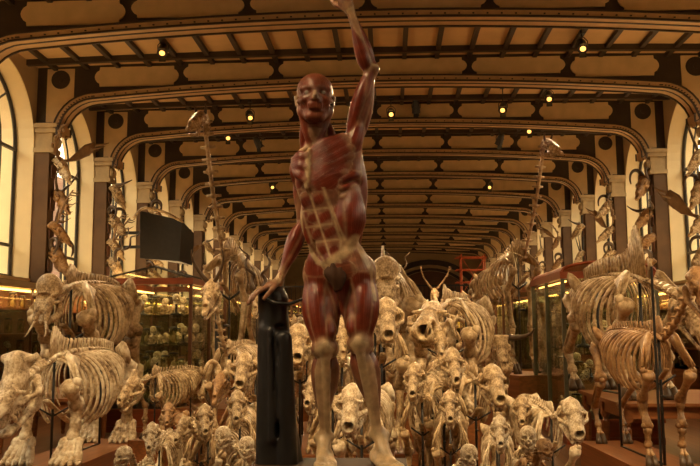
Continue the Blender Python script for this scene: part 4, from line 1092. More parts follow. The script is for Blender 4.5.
def template(kind, finest=False, bonem='bone', hmat=None):
    """a mounted skeleton under an Empty at the floor; copied for every animal"""
    key = (kind, finest, bonem)
    parts, end, q = skeleton_parts(kind)
    root = empty(kind + '_skeleton'); bm_ = M[bonem]
    ribp = None
    for p in parts:
        if p[0] == 'ribs':
            if finest:
                for s_ in (-1, 1):
                    for pts in p[1]:
                        mb = MB(); mb.tube([(x, y * s_, z) for x, y, z in pts], [p[2] * k for k in [1.1] + [1] * 11 + [.95, .85, .6]], 7, flat=(.55, 1.15), ref=(0, 1, 0)); mb.build('rib', bm_, root, True)
            else:
                mb = MB()
                for s_ in (-1, 1):
                    for pts in p[1]: mb.tube([(x, y * s_, z) for x, y, z in pts[::2]], p[2], 5, flat=(.55, 1.35), ref=(0, 1, 0))
                mb.build('rib_cage', bm_, root, True)
        else: p[1].build(p[0], bm_ if p[0] != 'hoof' else M['horn'], root, True)
    sm, jm = skull(q['sk']); sz = q['ss']
    hd = empty('x'); bpy.data.objects.remove(hd)
    pit = R(q['pit']); occ = .40 * sz
    ctr = end + np.array((math.cos(pit) * occ, 0, -math.sin(pit) * occ))
    def cp(me, m_):
        c = me.copy(); c.materials.clear(); c.materials.append(m_); return c
    so = mobj('skull', cp(sm, bm_), None, root); so.location = ctr; so.rotation_euler = (0, pit, 0); so.scale = (sz,) * 3
    jo = mobj('jaw', cp(jm, bm_), None, so)
    jo.rotation_euler = (0, R(3), 0); jo.location = (0, 0, -.015)
    if kind == 'elephant':
        for s_ in (-1, 1):
            mb = MB(); mb.tube([(.33 + .40 * t, s_ * (.13 + .10 * math.sin(t * 2)), -.44 - .30 * math.sin(t * 1.9)) for t in np.linspace(0, .8, 9)], np.linspace(.032, .010, 9), 7); mb.build('tusk', M['bonepale'], so, True)['label'] = 'pale curved tusk'
    if q.get('horn'):
        for sd in (-1, 1):
            mb = MB(); horns(mb, q['horn'], side=(sd,)); h = mb.build('antler' if q['horn'] == 'antler' else 'horn', M['bone'] if q['horn'] == 'ram' else (M['horn'] if q['horn'] != 'antler' else M['antler']), so, True)
    root['hx'], root['hz'] = float(ctr[0]), float(ctr[2]); root['L'] = q['L']; root['W'] = q['W']; root['Hh'] = q['H']
    # iron supports
    zt = q['H'] * (.90 - q['sp'] * .45); mb = MB()
    sl = q.get('slope', 0)
    if kind != 'monkey':
        mb.tube([(-.02, 0, .004), (-q['L'] * .85, 0, .004)], .008, 5)
        for x in (-.02, -q['L'] * .85): mb.tube([(x, 0, 0), (x, 0, zt - .03 - (sl if x < -.1 else 0))], .010 if kind != 'giraffe' else .005, 6)
        mb.tube([(-.02, 0, q['H'] * .45), (.05, 0, q['H'] * .45)], .008, 5)
        for s_ in (-1, 1): mb.tube([(-.02, 0, zt - q['D'] * .75), (-.02, s_ * q['W'] * .6, zt - q['D'] * .6)], .007, 5)
    else: mb.tube([(-q['L'] * .5, 0, 0), (-q['L'] * .5, 0, .4)], .006, 6)
    mb.build('support_rods', M['iron'], root, True)['label'] = 'black iron support rods'
    # wooden mount, one unit high, stretched for each animal
    mb = MB(); Lb = q['L'] + .42 * q['H']; xc = -q['L'] / 2 + .03
    mb.bb((xc - Lb / 2, -q['W'] * .55 - .13, -1), (xc + Lb / 2, q['W'] * .55 + .13, 0))
    pl = mb.build('mount', M['wood'], root); pl['label'] = 'varnished wooden mount'
    root['ready'] = 1
    for o in [root] + list(root.children_recursive): pass
    return root
def place(kind, px, py, Y, scale, label, group=None, turn=0, mount=True, finest=False, bonem='bone', cat='skeleton', base=None, minm=.04, name=None):
    key = (kind, finest, bonem)
    first = key not in TPL
    if first: TPL[key] = template(kind, finest, bonem)
    src = TPL[key]
    hp = at(px, py, Y); rz = -PI / 2 + R(turn)
    fx, fy = math.cos(rz), math.sin(rz); hx = src['hx'] * scale
    x, y = hp.x - fx * hx, hp.y - fy * hx; z = hp.z - src['hz'] * scale
    if base is not None: z = base
    if z < minm: z = minm
    o = src if first and not src.get('used') else copy_tree(src)
    src['used'] = 1
    if name: o.name = name
    o.location = (x, y, z); o.rotation_euler = (0, 0, rz); o.scale = (scale,) * 3
    tag(o, label, cat, group)
    for ch in list(o.children):
        if ch.name.startswith('mount'):
            if mount:
                ch.scale = (1, 1, (z - (0 if mount is True else mount) - .0) / scale)
            else: bpy.data.objects.remove(ch)
    return o

# ------------------------------------------------------------------ tables, cases
def turned_leg(mb, x, y, z1, r=.05):
    mb.bb((x - r, y - r, z1 - .16), (x + r, y + r, z1))
    mb.lathe((x, y, 0), [(r * .5, 0), (r * .62, .03), (r * .5, .06), (r * .7, .10), (r * .95, z1 * .55), (r * .98, z1 - .24), (r * .6, z1 - .21), (r * .95, z1 - .18), (r * .95, z1 - .16)], 12)
def table(x0, x1, y0, y1, zt, label):
    t = empty('display_table', ((x0 + x1) / 2, (y0 + y1) / 2, 0)); cx, cy = t.location.x, t.location.y; a, b = (x1 - x0) / 2, (y1 - y0) / 2
    tag(t, label, 'table')
    mb = MB(); mb.bb((-a, -b, zt - .035), (a, b, zt)); mb.bb((-a + .02, -b + .02, zt - .05), (a - .02, b - .02, zt - .035)); mb.build('table_top', M['wood'], t)
    mb = MB()
    for q in (-1, 1):
        mb.bb((-a + .06, q * (b - .08) - .015, zt - .17), (a - .06, q * (b - .08) + .015, zt - .05)); mb.bb((q * (a - .08) - .015, -b + .06, zt - .17), (q * (a - .08) + .015, b - .06, zt - .05))
    mb.build('apron', M['wood'], t)
    for q in (-1, 1):
        for p in (-1, 0, 1):
            mb = MB(); turned_leg(mb, q * (a - .09), p * (b - .09), zt - .05); mb.build('leg', M['wood'], t)
    return t
table(-5.15, -3.98, 10.3, 12.5, .71, 'long wooden table under the elephant skeleton on the left')
table(2.50, 4.7, 9.0, 10.95, .76, 'broad wooden table with turned legs under the bison skeleton')

def showcase(x0, x1, y0, y1, zb, zt, label, gable=0, frame='woodred', post='wooddark', group=None, shelves=3, arched=0, wb=None, lit=14):
    c = empty('glass_case', ((x0 + x1) / 2, (y0 + y1) / 2, 0)); cx, cy = c.location.x, c.location.y; a, b = (x1 - x0) / 2, (y1 - y0) / 2
    tag(c, label, 'display case', group)
    mb = MB(); mb.bb((-a, -b, 0), (a, b, zb)); mb.bb((-a - .03, -b - .03, zb - .05), (a + .03, b + .03, zb)); mb.bb((-a - .02, -b - .02, 0), (a + .02, b + .02, .09))
    n = max(2, int((y1 - y0) / .9))
    for k in range(n):
        for q in (-1, 1):
            y = -b + (k + .5) * 2 * b / n; mb.bb((q * a - .012, y - b / n + .07, .14), (q * a + .012, y + b / n - .07, zb - .09))
    mb.build('base', M[wb or frame], c)
    mb = MB(); mb.bb((-a - .04, -b - .04, zt - .07), (a + .04, b + .04, zt)); mb.bb((-a - .02, -b - .02, zt - .12), (a + .02, b + .02, zt - .07))
    if not gable and not arched: mb.build('cornice', M[frame], c)
    else:
        mb = MB()
        for q in (-1, 1):
            mb.bb((-a - .04, q * b - .04, zt - .10), (a + .04, q * b + .04, zt)); mb.bb((q * a - .04, -b + .04, zt - .10), (q * a + .04, b - .04, zt))
        mb.build('cornice', M[frame], c)
    for px in (-1, 1):
        for py in np.linspace(-1, 1, max(2, int((y1 - y0) / 1.0) + 1)):
            mb = MB(); mb.bb((px * a - .025, py * (b - .0) - .025, zb), (px * a + .025, py * b + .025, zt - .08)); mb.build('post', M[post], c)
    for q in (-1, 1):
        mb = MB(); mb.bb((q * (a - .005) - .003, -b, zb), (q * (a - .005) + .003, b, zt - .1)); mb.build('glass_pane', M['glass'], c)
        mb = MB(); mb.bb((-a, q * (b - .005) - .003, zb), (a, q * (b - .005) + .003, zt - .1)); mb.build('glass_pane', M['glass'], c)
    for k in range(shelves):
        z = zb + (k + 1) * (zt - zb - .1) / (shelves + 1)
        mb = MB(); mb.bb((-a + .05, -b + .05, z - .006), (a - .05, b - .05, z + .006)); mb.build('shelf', M['glass'], c)
    if gable:
        mb = MB(); mb.bar((0, -b + .4, zt + gable), (0, b - .4, zt + gable), .03)
        for q in (-1, 1):
            for p in (-1, 1): mb.bar((q * a, p * b, zt), (0, p * (b - .4), zt + gable), .03)
        mb.build('roof_bars', M['winframe'], c)
        for q in (-1, 1):
            mb = MB(); mb.add([(q * a, -b, zt), (q * a, b, zt), (0, b - .4, zt + gable), (0, -b + .4, zt + gable)], [(0, 1, 2, 3)]); mb.build('roof_glass', M['glass'], c)
            mb = MB(); mb.add([(-a, q * b, zt), (a, q * b, zt), (0, q * (b - .4), zt + gable)], [(0, 1, 2)]); mb.build('roof_glass', M['glass'], c)
    if arched:
        for p in (-1, 1):
            mb = MB(); P = [(a * math.cos(t), p * b, zt + arched * math.sin(t)) for t in np.linspace(0, PI, 13)]; mb.tube(P, .022, 4); mb.build('arched_rail', M[frame], c)
            mb = MB(); mb.prism([(x_, z_) for x_, _, z_ in P], 1, p * (b - .004) - .002, p * (b - .004) + .002); mb.build('glass_pane', M['glass'], c)
        mb = MB(); Q = [(a * math.cos(t), zt + arched * math.sin(t)) for t in np.linspace(0, PI, 13)]
        for (xa, za), (xb, zb_) in zip(Q[:-1], Q[1:]): mb.prism([(xa, za), (xb, zb_), (xb, zb_ + .02), (xa, za + .02)], 1, -b, b)
        mb.build('curved_roof', M[frame], c)
    # light tube under the cornice
    if lit: area('case_lamp', ((x0 + x1) / 2, (y0 + y1) / 2, zt - .12), (0, 0, 0), (x1 - x0) * .8, (y1 - y0) * .8, lit, (1, .66, .28))
    for q in (-1, 1):
        mb = MB(); mb.tube([(q * (a - .08), -b + .15, zt - .13), (q * (a - .08), b - .15, zt - .13)], .012, 6)
        l = mb.build('light_tube', M['strip'], c); l['label'] = 'glowing orange light tube'
    return c
case_l = showcase(-4.55, -3.13, 12.55, 15.2, .36, 2.40, 'tall glass showcase with pitched glass roof and red cornice on the left', gable=.22)
case_r = showcase(2.42, 3.7, 11.3, 13.6, .34, 2.36, 'glass showcase with curved red top on the right', arched=.14, post='caseiron')

# things in the cases: small bones and specimens, standing on the shelves
def jar_proto():
    e = empty('specimen_jar'); mb = MB(); mb.lathe((0, 0, 0), [(.05, 0), (.055, .01), (.055, .17), (.045, .19), (.045, .20)], 12); mb.build('jar_glass', M['jarglass'], e, True)
    mb = MB(); mb.lathe((0, 0, .2), [(.05, 0), (.05, .012), (.02, .02)], 12); mb.build('lid', M['iron'], e)
    mb = MB(); mb.ball((0, 0, .075), (.032, .025, .05), 8, 6); mb.tube([(0, 0, .1), (.015, .0, .14), (0, .01, .17)], [.015, .01, .005], 6); mb.build('specimen', M['spirit'], e, True)
    return e
def bust_proto():
    """small mounted skull on a turned stand"""
    e = empty('mounted_skull'); mb = MB(); mb.lathe((0, 0, 0), [(.06, 0), (.06, .015), (.02, .03), (.012, .10), (.02, .13)], 12); mb.build('stand', M['iron'], e, True)
    sm, jm = skull('monkey'); c = sm.copy(); c.materials.append(M['bonepale']); so = mobj('skull', c, None, e); so.scale = (.16,) * 3; so.location = (0, 0, .19)
    c = jm.copy(); c.materials.append(M['bonepale']); mobj('jaw', c, None, so)
    return e
def small_proto(kind):
    e = empty('small_skull'); sm, jm = skull(kind); c = sm.copy(); c.materials.append(M['bone']); e2 = mobj('cranium', c, None, e); e2.scale = (.22,) * 3; e2.location = (0, 0, .075)
    c = jm.copy(); c.materials.append(M['bone']); mobj('jaw', c, None, e2)
    return e
jar, bust, sk1, sk2 = jar_proto(), bust_proto(), small_proto('wolf'), small_proto('deer')
used = set()
def item(src, loc, rz, sc, label, group, cat):
    o = src if src.name not in used else copy_tree(src); used.add(src.name)
    o.location = loc; o.rotation_euler = (0, 0, rz); o.scale = (sc,) * 3; tag(o, label, cat, group); return o
def fill_case(x0, x1, y0, y1, zb, zt, shelves, side, where, n=5, rows=2, sc=1):
    for k in range(shelves + 1):
        z = zb + k * (zt - zb - .1) / (shelves + 1) + (.008 if k else .002); wh = ('floor', 'lower shelf', 'middle shelf', 'top shelf')[k] + ' of the ' + where
        for i in range(n):
            for j in range(rows):
                y = y0 + .2 + (y1 - y0 - .4) * (i + .5) / n + rnd.uniform(-.05, .05); x = (x0 + .2 + (x1 - x0 - .4) * (j + .5) / rows) + rnd.uniform(-.04, .04)
                t = rnd.random(); s = sc * rnd.uniform(.85, 1.25)
                if t < .34: item(jar, (x, y, z), 0, s * 1.1, 'sealed specimen jar standing on the ' + wh, 'specimen jars on the ' + wh, 'jar')
                elif t < .56: item(bust, (x, y, z), side + rnd.uniform(-.5, .5), s, 'small round skull on a black stand on the ' + wh, 'stand mounted skulls on the ' + wh, 'skull')
                elif t < .80: item(sk1, (x, y, z), side + rnd.uniform(-.6, .6), s, 'small toothed skull lying on the ' + wh, 'toothed skulls on the ' + wh, 'skull')
                else: item(sk2, (x, y, z), side + rnd.uniform(-.6, .6), s, 'small long faced skull lying on the ' + wh, 'long faced skulls on the ' + wh, 'skull')
fill_case(-4.55, -3.13, 12.55, 15.2, .36, 2.40, 3, -PI / 2, 'pitched roof showcase', 6, 3, 1.25)
fill_case(2.42, 3.7, 11.3, 13.6, .34, 2.36, 3, -PI / 2, 'curved top showcase', 5, 3, 1.25)

# cabinets along both walls, with lit shelves
def wall_cabinet(s, y0, y1, label, k):
    nth_ = ('nearest', 'second', 'third')[k]
    x0, x1 = XC + s * 6.80, XC + s * 6.15
    xa, xb = min(x0, x1), max(x0, x1); zt, zb = 2.38, .75
    c = empty('wall_cabinet', ((xa + xb) / 2, (y0 + y1) / 2, 0)); a, b = (xb - xa) / 2, (y1 - y0) / 2
    tag(c, label, 'display case')
    mb = MB(); mb.bb((-a, -b, 0), (a, b, zb)); mb.bb((-a - .03, -b, zb - .04), (a + .03, b, zb))
    mb.bb((s * a - .01, -b, zb), (s * a + .01, b, zt)); mb.build('cupboard', M['wood'], c)
    mb = MB(); mb.bb((-a - .05, -b, zt), (a + .05, b, zt + .06)); mb.bb((-a - .02, -b, zt - .05), (a + .02, b, zt)); mb.build('top', M['cream'], c)
    for q in np.linspace(-1, 1, max(2, int((y1 - y0) / 1.3) + 1)):
        mb = MB(); mb.bb((-s * a - .02, q * (b - .02) - .02, zb), (-s * a + .02, q * (b - .02) + .02, zt - .05)); mb.build('post', M['wooddark'], c)
    mb = MB(); mb.bb((-s * a - .003, -b, zb), (-s * a + .003, b, zt - .05)); mb.build('glass_pane', M['glass'], c)
    for z in (1.12, 1.52, 1.95):
        mb = MB(); mb.bb((-a + .03, -b + .01, z - .012), (a - .02, b - .01, z + .012)); mb.build('shelf', M['wood'], c)
    mb = MB(); mb.tube([(-s * (a - .09), -b + .1, zt - .09), (-s * (a - .09), b - .1, zt - .09)], .022, 6); l = mb.build('light_tube', M['strip'], c); l['label'] = 'glowing orange light tube'
    area('cabinet_lamp', ((x0 + x1) / 2 - s * .1, (y0 + y1) / 2, zt - .08), (0, R(s * 12), 0), .25, (y1 - y0) * .9, 7 * (y1 - y0), (1, .58, .2))
    for z, sh_ in ((.76, 'bottom'), (1.135, 'lower'), (1.535, 'upper'), (1.965, 'top')):
        nn = int((y1 - y0) / .42)
        for i in range(nn):
            y = y0 + (y1 - y0) * (i + .5) / nn + rnd.uniform(-.05, .05); x = (xa + xb) / 2 - s * .06 + rnd.uniform(-.08, .08); t = rnd.random(); sc = rnd.uniform(1., 1.35)
            rz = PI if s > 0 else 0; w = '%s shelf of the %s %s wall cabinet' % (sh_, nth_, 'left' if s < 0 else 'right')
            if t < .4: item(jar, (x, y, z), 0, sc, 'sealed specimen jar on the ' + w, 'jars on the ' + w, 'jar')
            elif t < .65: item(bust, (x, y, z), rz + rnd.uniform(-.7, .2), sc, 'round skull on a stand on the ' + w, 'round skulls on the ' + w, 'skull')
            else: item(sk1 if t < .85 else sk2, (x, y, z), rz + rnd.uniform(-.7, .2), sc * 1.1, ('toothed' if t < .85 else 'long faced') + ' skull on the ' + w, ('toothed' if t < .85 else 'long faced') + ' skulls on the ' + w, 'skull')
for s, nm in ((-1, 'left'), (1, 'right')):
    wall_cabinet(s, 11.5, 15.6, 'lit wall cabinet nearest the camera on the %s' % nm, 0)
    wall_cabinet(s, 17.0, 19.6, 'second lit wall cabinet on the %s, one bay further on' % nm, 1)
    wall_cabinet(s, 20.6, 26.0, 'third lit wall cabinet on the %s, beyond the giraffe' % nm, 2)
# more showcases down the aisles
for i, (y0, y1) in enumerate(((17.2, 19.8), (21.5, 24.5), (26.5, 29.5), (32, 35), (38, 41))):
    for s, nm in ((-1, 'left'), (1, 'right')):
        x0, x1 = (-4.3, -3.0) if s < 0 else (2.6, 3.9)
        showcase(x0, x1, y0, y1, .5, 2.45, ('second', 'third', 'fourth', 'fifth', 'farthest')[i] + ' glass showcase from the front along the %s aisle' % nm, shelves=2, frame='wood')
# ------------------------------------------------------------------ the big skeletons
P_ = place
P_('rhino', 13, 360, 7.3, 1.30, 'rhinoceros skeleton with lowered head on low board, nearest on the left', turn=-2, finest=True, base=.27, bonem='bonepale', name='rhinoceros_skeleton')
P_('elephant', 46, 298, 10.1, 1.78, 'young elephant skeleton with domed skull standing on the left table', turn=-3, finest=True, mount=False, base=.71, bonem='bone')
P_('bison', 692, 262, 8.4, 1.84, 'brown bison skeleton with tall back spines on the right table', turn=9, finest=True, mount=False, base=.76, bonem='bone')
P_('horse', 704, 300, 6.5, 1.36, 'brown hoofed skeleton with long legs on low board, nearest on the right', turn=3, finest=True, base=.36, bonem='bonebrown', name='horse_skeleton')
P_('pig', 129, 392, 8.3, .80, 'boar skeleton on a tall mount beside the pitched roof showcase', turn=-16, bonem='bone', name='boar_skeleton')
P_('giraffe', 197, 124, 11.6, 2.75, 'tall giraffe skeleton rising beside the left showcase', turn=-13, bonem='bone', name='giraffe_skeleton')
P_('giraffe', 552, 149, 13.2, 2.42, 'giraffe skeleton with raised neck behind the curved top showcase', turn=25, bonem='bone', name='giraffe_skeleton')
P_('hippo', 430, 322, 8.6, 1.42, 'hippopotamus skeleton with broad skull right of the statue', turn=-14, finest=True, bonem='bone', name='hippopotamus_skeleton')
P_('elephant', 386, 284, 11.6, 2.2, 'adult elephant skeleton with tusks towering behind the hippopotamus', turn=3, finest=False, bonem='bone')
P_('lion', 387, 321, 6.9, 1.35, 'tall mounted big cat skeleton right beside the statue, before the elephant', turn=4, bonem='bone')
# ------------------------------------------------------------------ the herd in front, one by one
HERD = [
    ('lion', 574, 420, 5.5, .94, 4, 'big cat skeleton standing alone at the right end of the front row', 'bonepale'),
    ('lion', 351, 410, 5.2, 1.05, -4, 'pale big cat skeleton seen between the legs of the statue', 'bonepale'),
    ('bear', 495, 386, 6.5, 1.08, 8, 'bear skeleton with broad shoulders, second row right of centre', 'bone'),
    ('wolf', 500, 433, 4.9, .72, -6, 'small hound skeleton in front of the bear skeleton', 'bonepale'),
    ('monkey', 528, 438, 5.0, .86, -8, 'monkey skeleton with pale round skull right of the small hound', 'bonepale'),
    ('monkey', 546, 450, 4.8, .78, 20, 'brown monkey skeleton beside the big cat at the right', 'bonebrown'),
    ('monkey', 470, 457, 4.4, .80, 10, 'monkey skeleton with pale dome, low at the right of the pedestal', 'bonepale'),
    ('wolf', 454, 368, 6.0, 1.08, 4, 'wolf skeleton whose skull has a round black nose hole, right of the cat', 'bone'),
    ('goat', 441, 347, 7.2, .95, -4, 'sheep skeleton with curled horns behind the wolf skeleton', 'bone'),
    ('wolf', 414, 382, 5.9, 1.0, -8, 'dog skeleton close to the right leg of the statue figure', 'bone'),
    ('wolf', 151, 438, 5.4, .72, 8, 'dog skeleton at the left end of the front row, muzzle forward', 'bonepale'),
    ('wolf', 182, 431, 5.8, .74, -14, 'second dog skeleton from the left end of the front row', 'bone'),
    ('wolf', 205, 421, 5.8, .84, 16, 'third dog skeleton from the left, head raised higher', 'bone'),
    ('monkey', 222, 438, 5.4, .92, -10, 'monkey skeleton with long arms left of the black stump', 'bonepale'),
    ('monkey', 122, 457, 5.0, .80, -30, 'monkey skeleton with pale dome at the bottom left corner of the herd', 'bonepale'),
    ('lion', 243, 372, 6.9, 1.10, 0, 'leopard skeleton with round skull just left of the black stump', 'bone'),
    ('wolf', 237, 408, 5.8, .90, 8, 'hyena skeleton below the leopard skeleton by the stump', 'bone'),
    ('goat', 219, 395, 7.3, .98, -10, 'goat skeleton with curled horns in the second row on the left', 'bonebrown'),
    ('monkey', 246, 448, 4.8, .80, 0, 'monkey skeleton touching the left side of the pedestal', 'bonepale'),
    ('wolf', 312, 392, 5.7, .94, -12, 'jackal skeleton behind the straight leg of the statue', 'bone'),
    ('bear', 298, 345, 7.9, 1.35, 5, 'heavy bear skeleton between the black stump and the statue', 'bone'),
    ('goat', 343, 345, 8.6, 1.2, 4, 'goat skeleton seen high between the thighs of the statue', 'bone'),
    ('wolf', 450, 408, 5.4, .82, -4, 'dog skeleton standing below the wolf skeleton', 'bone'),
    ('wolf', 522, 412, 6.2, .86, -10, 'slender dog skeleton right of the broad bear', 'bone'),
    ('wolf', 168, 415, 7.0, .76, 10, 'dog skeleton behind the first two dogs on the left', 'bonebrown'),
]
for k, px, py, Y, sc, turn, lab, bm_ in HERD: place(k, px, py, Y, sc, lab, turn=turn, bonem=bm_)
# ------------------------------------------------------------------ rows behind: hoofed animals on their blocks down the middle of the hall
ROWS = [
    (8.9, (-1.75,), 1.3, ('deer',)),
    (11.0, (-1.65, -.85), 1.4, ('kudu', 'horse')),
    (11.6, (1.45,), 1.3, ('ox',)),
    (14.3, (-1.5, .85), 1.45, ('camel', 'horse')),
    (17.6, (-2.1, -1.0, .1, 1.2), 1.7, ('horse', 'ox', 'camel', 'camel')),
    (20.9, (-2.0, -.9, .2, 1.3), 1.8, ('ox', 'camel', 'kudu', 'horse')),
    (24.3, (-2.1, -1.0, .1, 1.2), 1.85, ('kudu', 'horse', 'camel', 'stag')),
    (27.7, (-2.1, -1.0, .1, 1.3), 1.9, ('camel', 'ox', 'horse', 'camel')),
    (31.2, (-2.1, -1.0, .1, 1.2), 1.95, ('ox', 'camel', 'horse', 'horse')),
    (34.8, (-2.1, -1.0, .1, 1.2), 2.0, ('horse', 'kudu', 'camel', 'ox')),
    (38.6, (-2.1, -1.0, .1, 1.2), 2.0, ('camel', 'horse', 'ox', 'deer')),
]
WORD = dict(deer='lyre horned antelope', stag='antlered deer', goat='curl horned goat', kudu='spiral horned antelope', ox='wide horned cattle', horse='hornless horse', camel='humped camel')
ORD = ['nearest', 'second nearest', 'third nearest', 'fourth nearest', 'fifth nearest', 'sixth nearest', 'seventh nearest', 'eighth nearest', 'ninth nearest', 'tenth nearest', 'eleventh nearest', 'twelfth nearest']
cnt = {}
for Y, xs, H, kinds in ROWS:
    for i, x in enumerate(xs):
        k = kinds[i]; sc = H * rnd.uniform(.94, 1.06); w = WORD[k]
        q = TPL.get((k, False, 'bone')) or TPL.setdefault((k, False, 'bone'), template(k, False, 'bone'))
        o = q if not q.get('used') else copy_tree(q); q['used'] = 1
        base = rnd.uniform(.12, .28); o.location = (x + rnd.uniform(-.06, .06), Y, base); o.rotation_euler = (0, 0, -PI / 2 + R(rnd.uniform(-9, 9))); o.scale = (sc,) * 3
        o.name = dict(deer='antelope', stag='deer', goat='goat', kudu='kudu', ox='cattle', horse='horse', camel='camel')[k] + '_skeleton'
        cnt[k] = cnt.get(k, -1) + 1
        tag(o, '%s skeleton, %s of its kind in the middle rows, %s' % (w, ORD[cnt[k]], 'left half' if x < 0 else 'right half'), 'skeleton', 'hoofed skeletons in the middle rows')
        for ch in o.children:
            if ch.name.startswith('mount'): ch.scale = (1, 1, base / sc)

# ------------------------------------------------------------------ ceiling spotlights
def lamp(px, py, Y, target, power, lit=True, label='', group=None, angle=70, z=None, x=None):
    p = at(px, py, Y) if x is None else Vector((x, Y, z))
    c = empty('spotlight', p); tag(c, label, 'lamp', group)
    d = (Vector(target) - p).normalized(); up = cz(p.x - XC) - .05
    mb = MB(); mb.tube([(0, 0, .16), (0, 0, up - p.z)], .012, 6); mb.box((0, 0, up - p.z - .02), (.10, .16, .05)); mb.build('mounting_rod', M['iron'], c)
    mb = MB()
    for s in (-1, 1): mb.tube([(s * .105, 0, 0), (s * .105, 0, .10), (s * .05, 0, .16), (0, 0, .17)], .010, 5)
    mb.build('yoke', M['iron'], c)
    dv = np.array(d); mb = MB()
    mb.tube([-dv * .22, -dv * .19, -dv * .04, dv * .04, dv * .13], [.05, .08, .095, .10, .105], 12)
    for s in (-1, 1):
        sd = np.cross(dv, (0, 0, 1)); sd /= np.linalg.norm(sd); uu = np.cross(sd, dv)
        mb.bar(dv * .13 + uu * s * .085, dv * .22 + uu * s * .14, .13, .006, uu)
    mb.build('housing', M['iron'], c)
    if lit:
        mb = MB(); mb.tube([dv * .132, dv * .142], [.055, .052], 12); b = mb.build('bulb', M['lamp'], c); b['label'] = 'glowing orange bulb face'
        spot('spotlight_beam', p + d * .26, target, power, angle, .7, .05)
    return c
LB = 'black ceiling spotlight '
for i, (px, py, Y, tgt, pw, lit, lab) in enumerate((
    (163, 50, 15.1, (-3.8, 9.5, 1.2), 700, True, LB + 'nearest at the upper left'),
    (582, 46, 15.1, (3.2, 9.0, 1.3), 700, True, LB + 'nearest at the upper right'),
    (549, 97, 18.2, (2.6, 11.5, 1.5), 700, True, LB + 'glowing, above the right giraffe skull'),
    (503, 108, 18.6, (1.0, 12.0, 1.2), 300, True, LB + 'glowing dimly, second in from the right giraffe'),
    (391, 113, 19.4, (0.4, 10.0, 1.2), 700, True, LB + 'brightest one, just right of the raised arm'),
    (416, 108, 19.6, (1.0, 22.0, 1.0), 500, False, LB + 'unlit, right beside the brightest one'),
    (250, 116, 19.4, (-1.5, 12, 1.2), 700, True, LB + 'glowing, left of the head of the statue'),
    (228, 136, 21.4, (-2.8, 15, 1.2), 500, True, LB + 'small glowing one beside the left giraffe skull'),
    (258, 143, 22.2, (-1.2, 28, .8), 500, False, LB + 'unlit, left of the chin of the statue'),
    (530, 129, 21.4, (1.5, 16, 1.2), 500, True, LB + 'tilted, left of the right giraffe skull'),
    (500, 140, 22.0, (1.5, 28, .8), 500, False, LB + 'unlit, below the dimly glowing one'),
    (490, 186, 28.5, (1.5, 20, 1.0), 500, True, LB + 'tiny, far down the hall on the right'),
    (272, 186, 28.5, (-1.5, 20, 1.0), 500, True, LB + 'tiny, far down the hall on the left'))):
    lamp(px, py, Y, tgt, pw, lit, lab)
for x, Y, tgt, pw in ((-3.4, 3.2, (-3.6, 8.2, 1.0), 481), (-1.8, 2.9, (-1.7, 6.0, .6), 621), (1.6, 2.9, (1.7, 5.9, .6), 660), (3.4, 3.4, (3.3, 9.0, 1.2), 544),
                      (-.3, 4.3, (.2, 8.0, .8), 583), (2.6, 5.0, (1.6, 9.2, 1.2), 504), (-2.6, 5.2, (-2.2, 9.6, 1.2), 504)):
    lamp(0, 0, Y, tgt, pw, True, LB + 'over the front of the herd, above the camera', 'spotlights above the front of the herd', angle=62, z=6.75, x=x)
for x, n_ in ((-1.2, 4), (1.5, 4), (-1.0, 5), (1.6, 5), (-.8, 6), (1.4, 6), (0, 7), (0, 8), (0, 9)):  # extra spotlights tucked behind the ribs, added to brighten the middle rows
    Y = ribY(n_) + .42
    spot_t = (x * .9, Y + 5.5, 1.0)
    lamp(0, 0, Y, spot_t, 900, True, LB + 'added out of view to brighten the middle rows, facing down the hall', 'added spotlights over the middle rows', angle=80, z=7.06, x=x)

lamp(0, 0, .9, (-.1, 3.6, 1.9), 800, True, LB + 'aimed at the flayed statue from the left, above the camera', angle=34, z=6.7, x=-3.0)

# ------------------------------------------------------------------ trophies on the pilasters
def trophy(kind, horn, n, s, z, sc, tilt, label, face=0, bonem='bone', dark=False, y_off=0):
    """a skull with its horns hung on the front of a pilaster"""
    x = XC + s * (PIL - .03); e = empty('horned_trophy' if horn else 'skull_trophy', (x, ribY(n) + y_off, z), 0)
    tag(e, label, 'trophy')
    mb = MB(); mb.prism([(-.10, -.16), (.10, -.16), (.12, .10), (0, .20), (-.12, .10)], 0, 0, -s * .025); mb.build('backboard', M['wooddark'], e)
    sm, jm = skull(kind); c = sm.copy(); c.materials.clear(); c.materials.append(M[bonem])
    so = mobj('skull', c, None, e); so.scale = (sc,) * 3; so.location = (-s * (.05 + sc * .22), 0, 0); so.rotation_euler = (0, R(tilt), (PI if s > 0 else 0) + R(face))
    for sd in (-1, 1):
        mb = MB(); horns(mb, horn, 1, (sd,)); mb.build('antler' if horn in ('antler', 'palmate') else 'horn', M['horn'] if dark else M['antler'], so, True)
    return e
sname = {-1: 'left', 1: 'right'}
nth = {5: 'nearest', 6: 'second', 7: 'third', 8: 'fourth', 9: 'fifth', 10: 'sixth', 11: 'seventh'}
look = {'antler': 'branched antlers', 'palmate': 'broad flat antlers', 'spiral': 'twisted horns', 'ram': 'curled horns', 'ox': 'wide sweeping horns', 'lyre': 'lyre shaped horns', 'straight': 'long straight horns'}
seq = ['palmate', 'antler', 'ram', 'spiral', 'ox', 'lyre', 'straight', 'antler', 'ram', 'ox']
k = 0
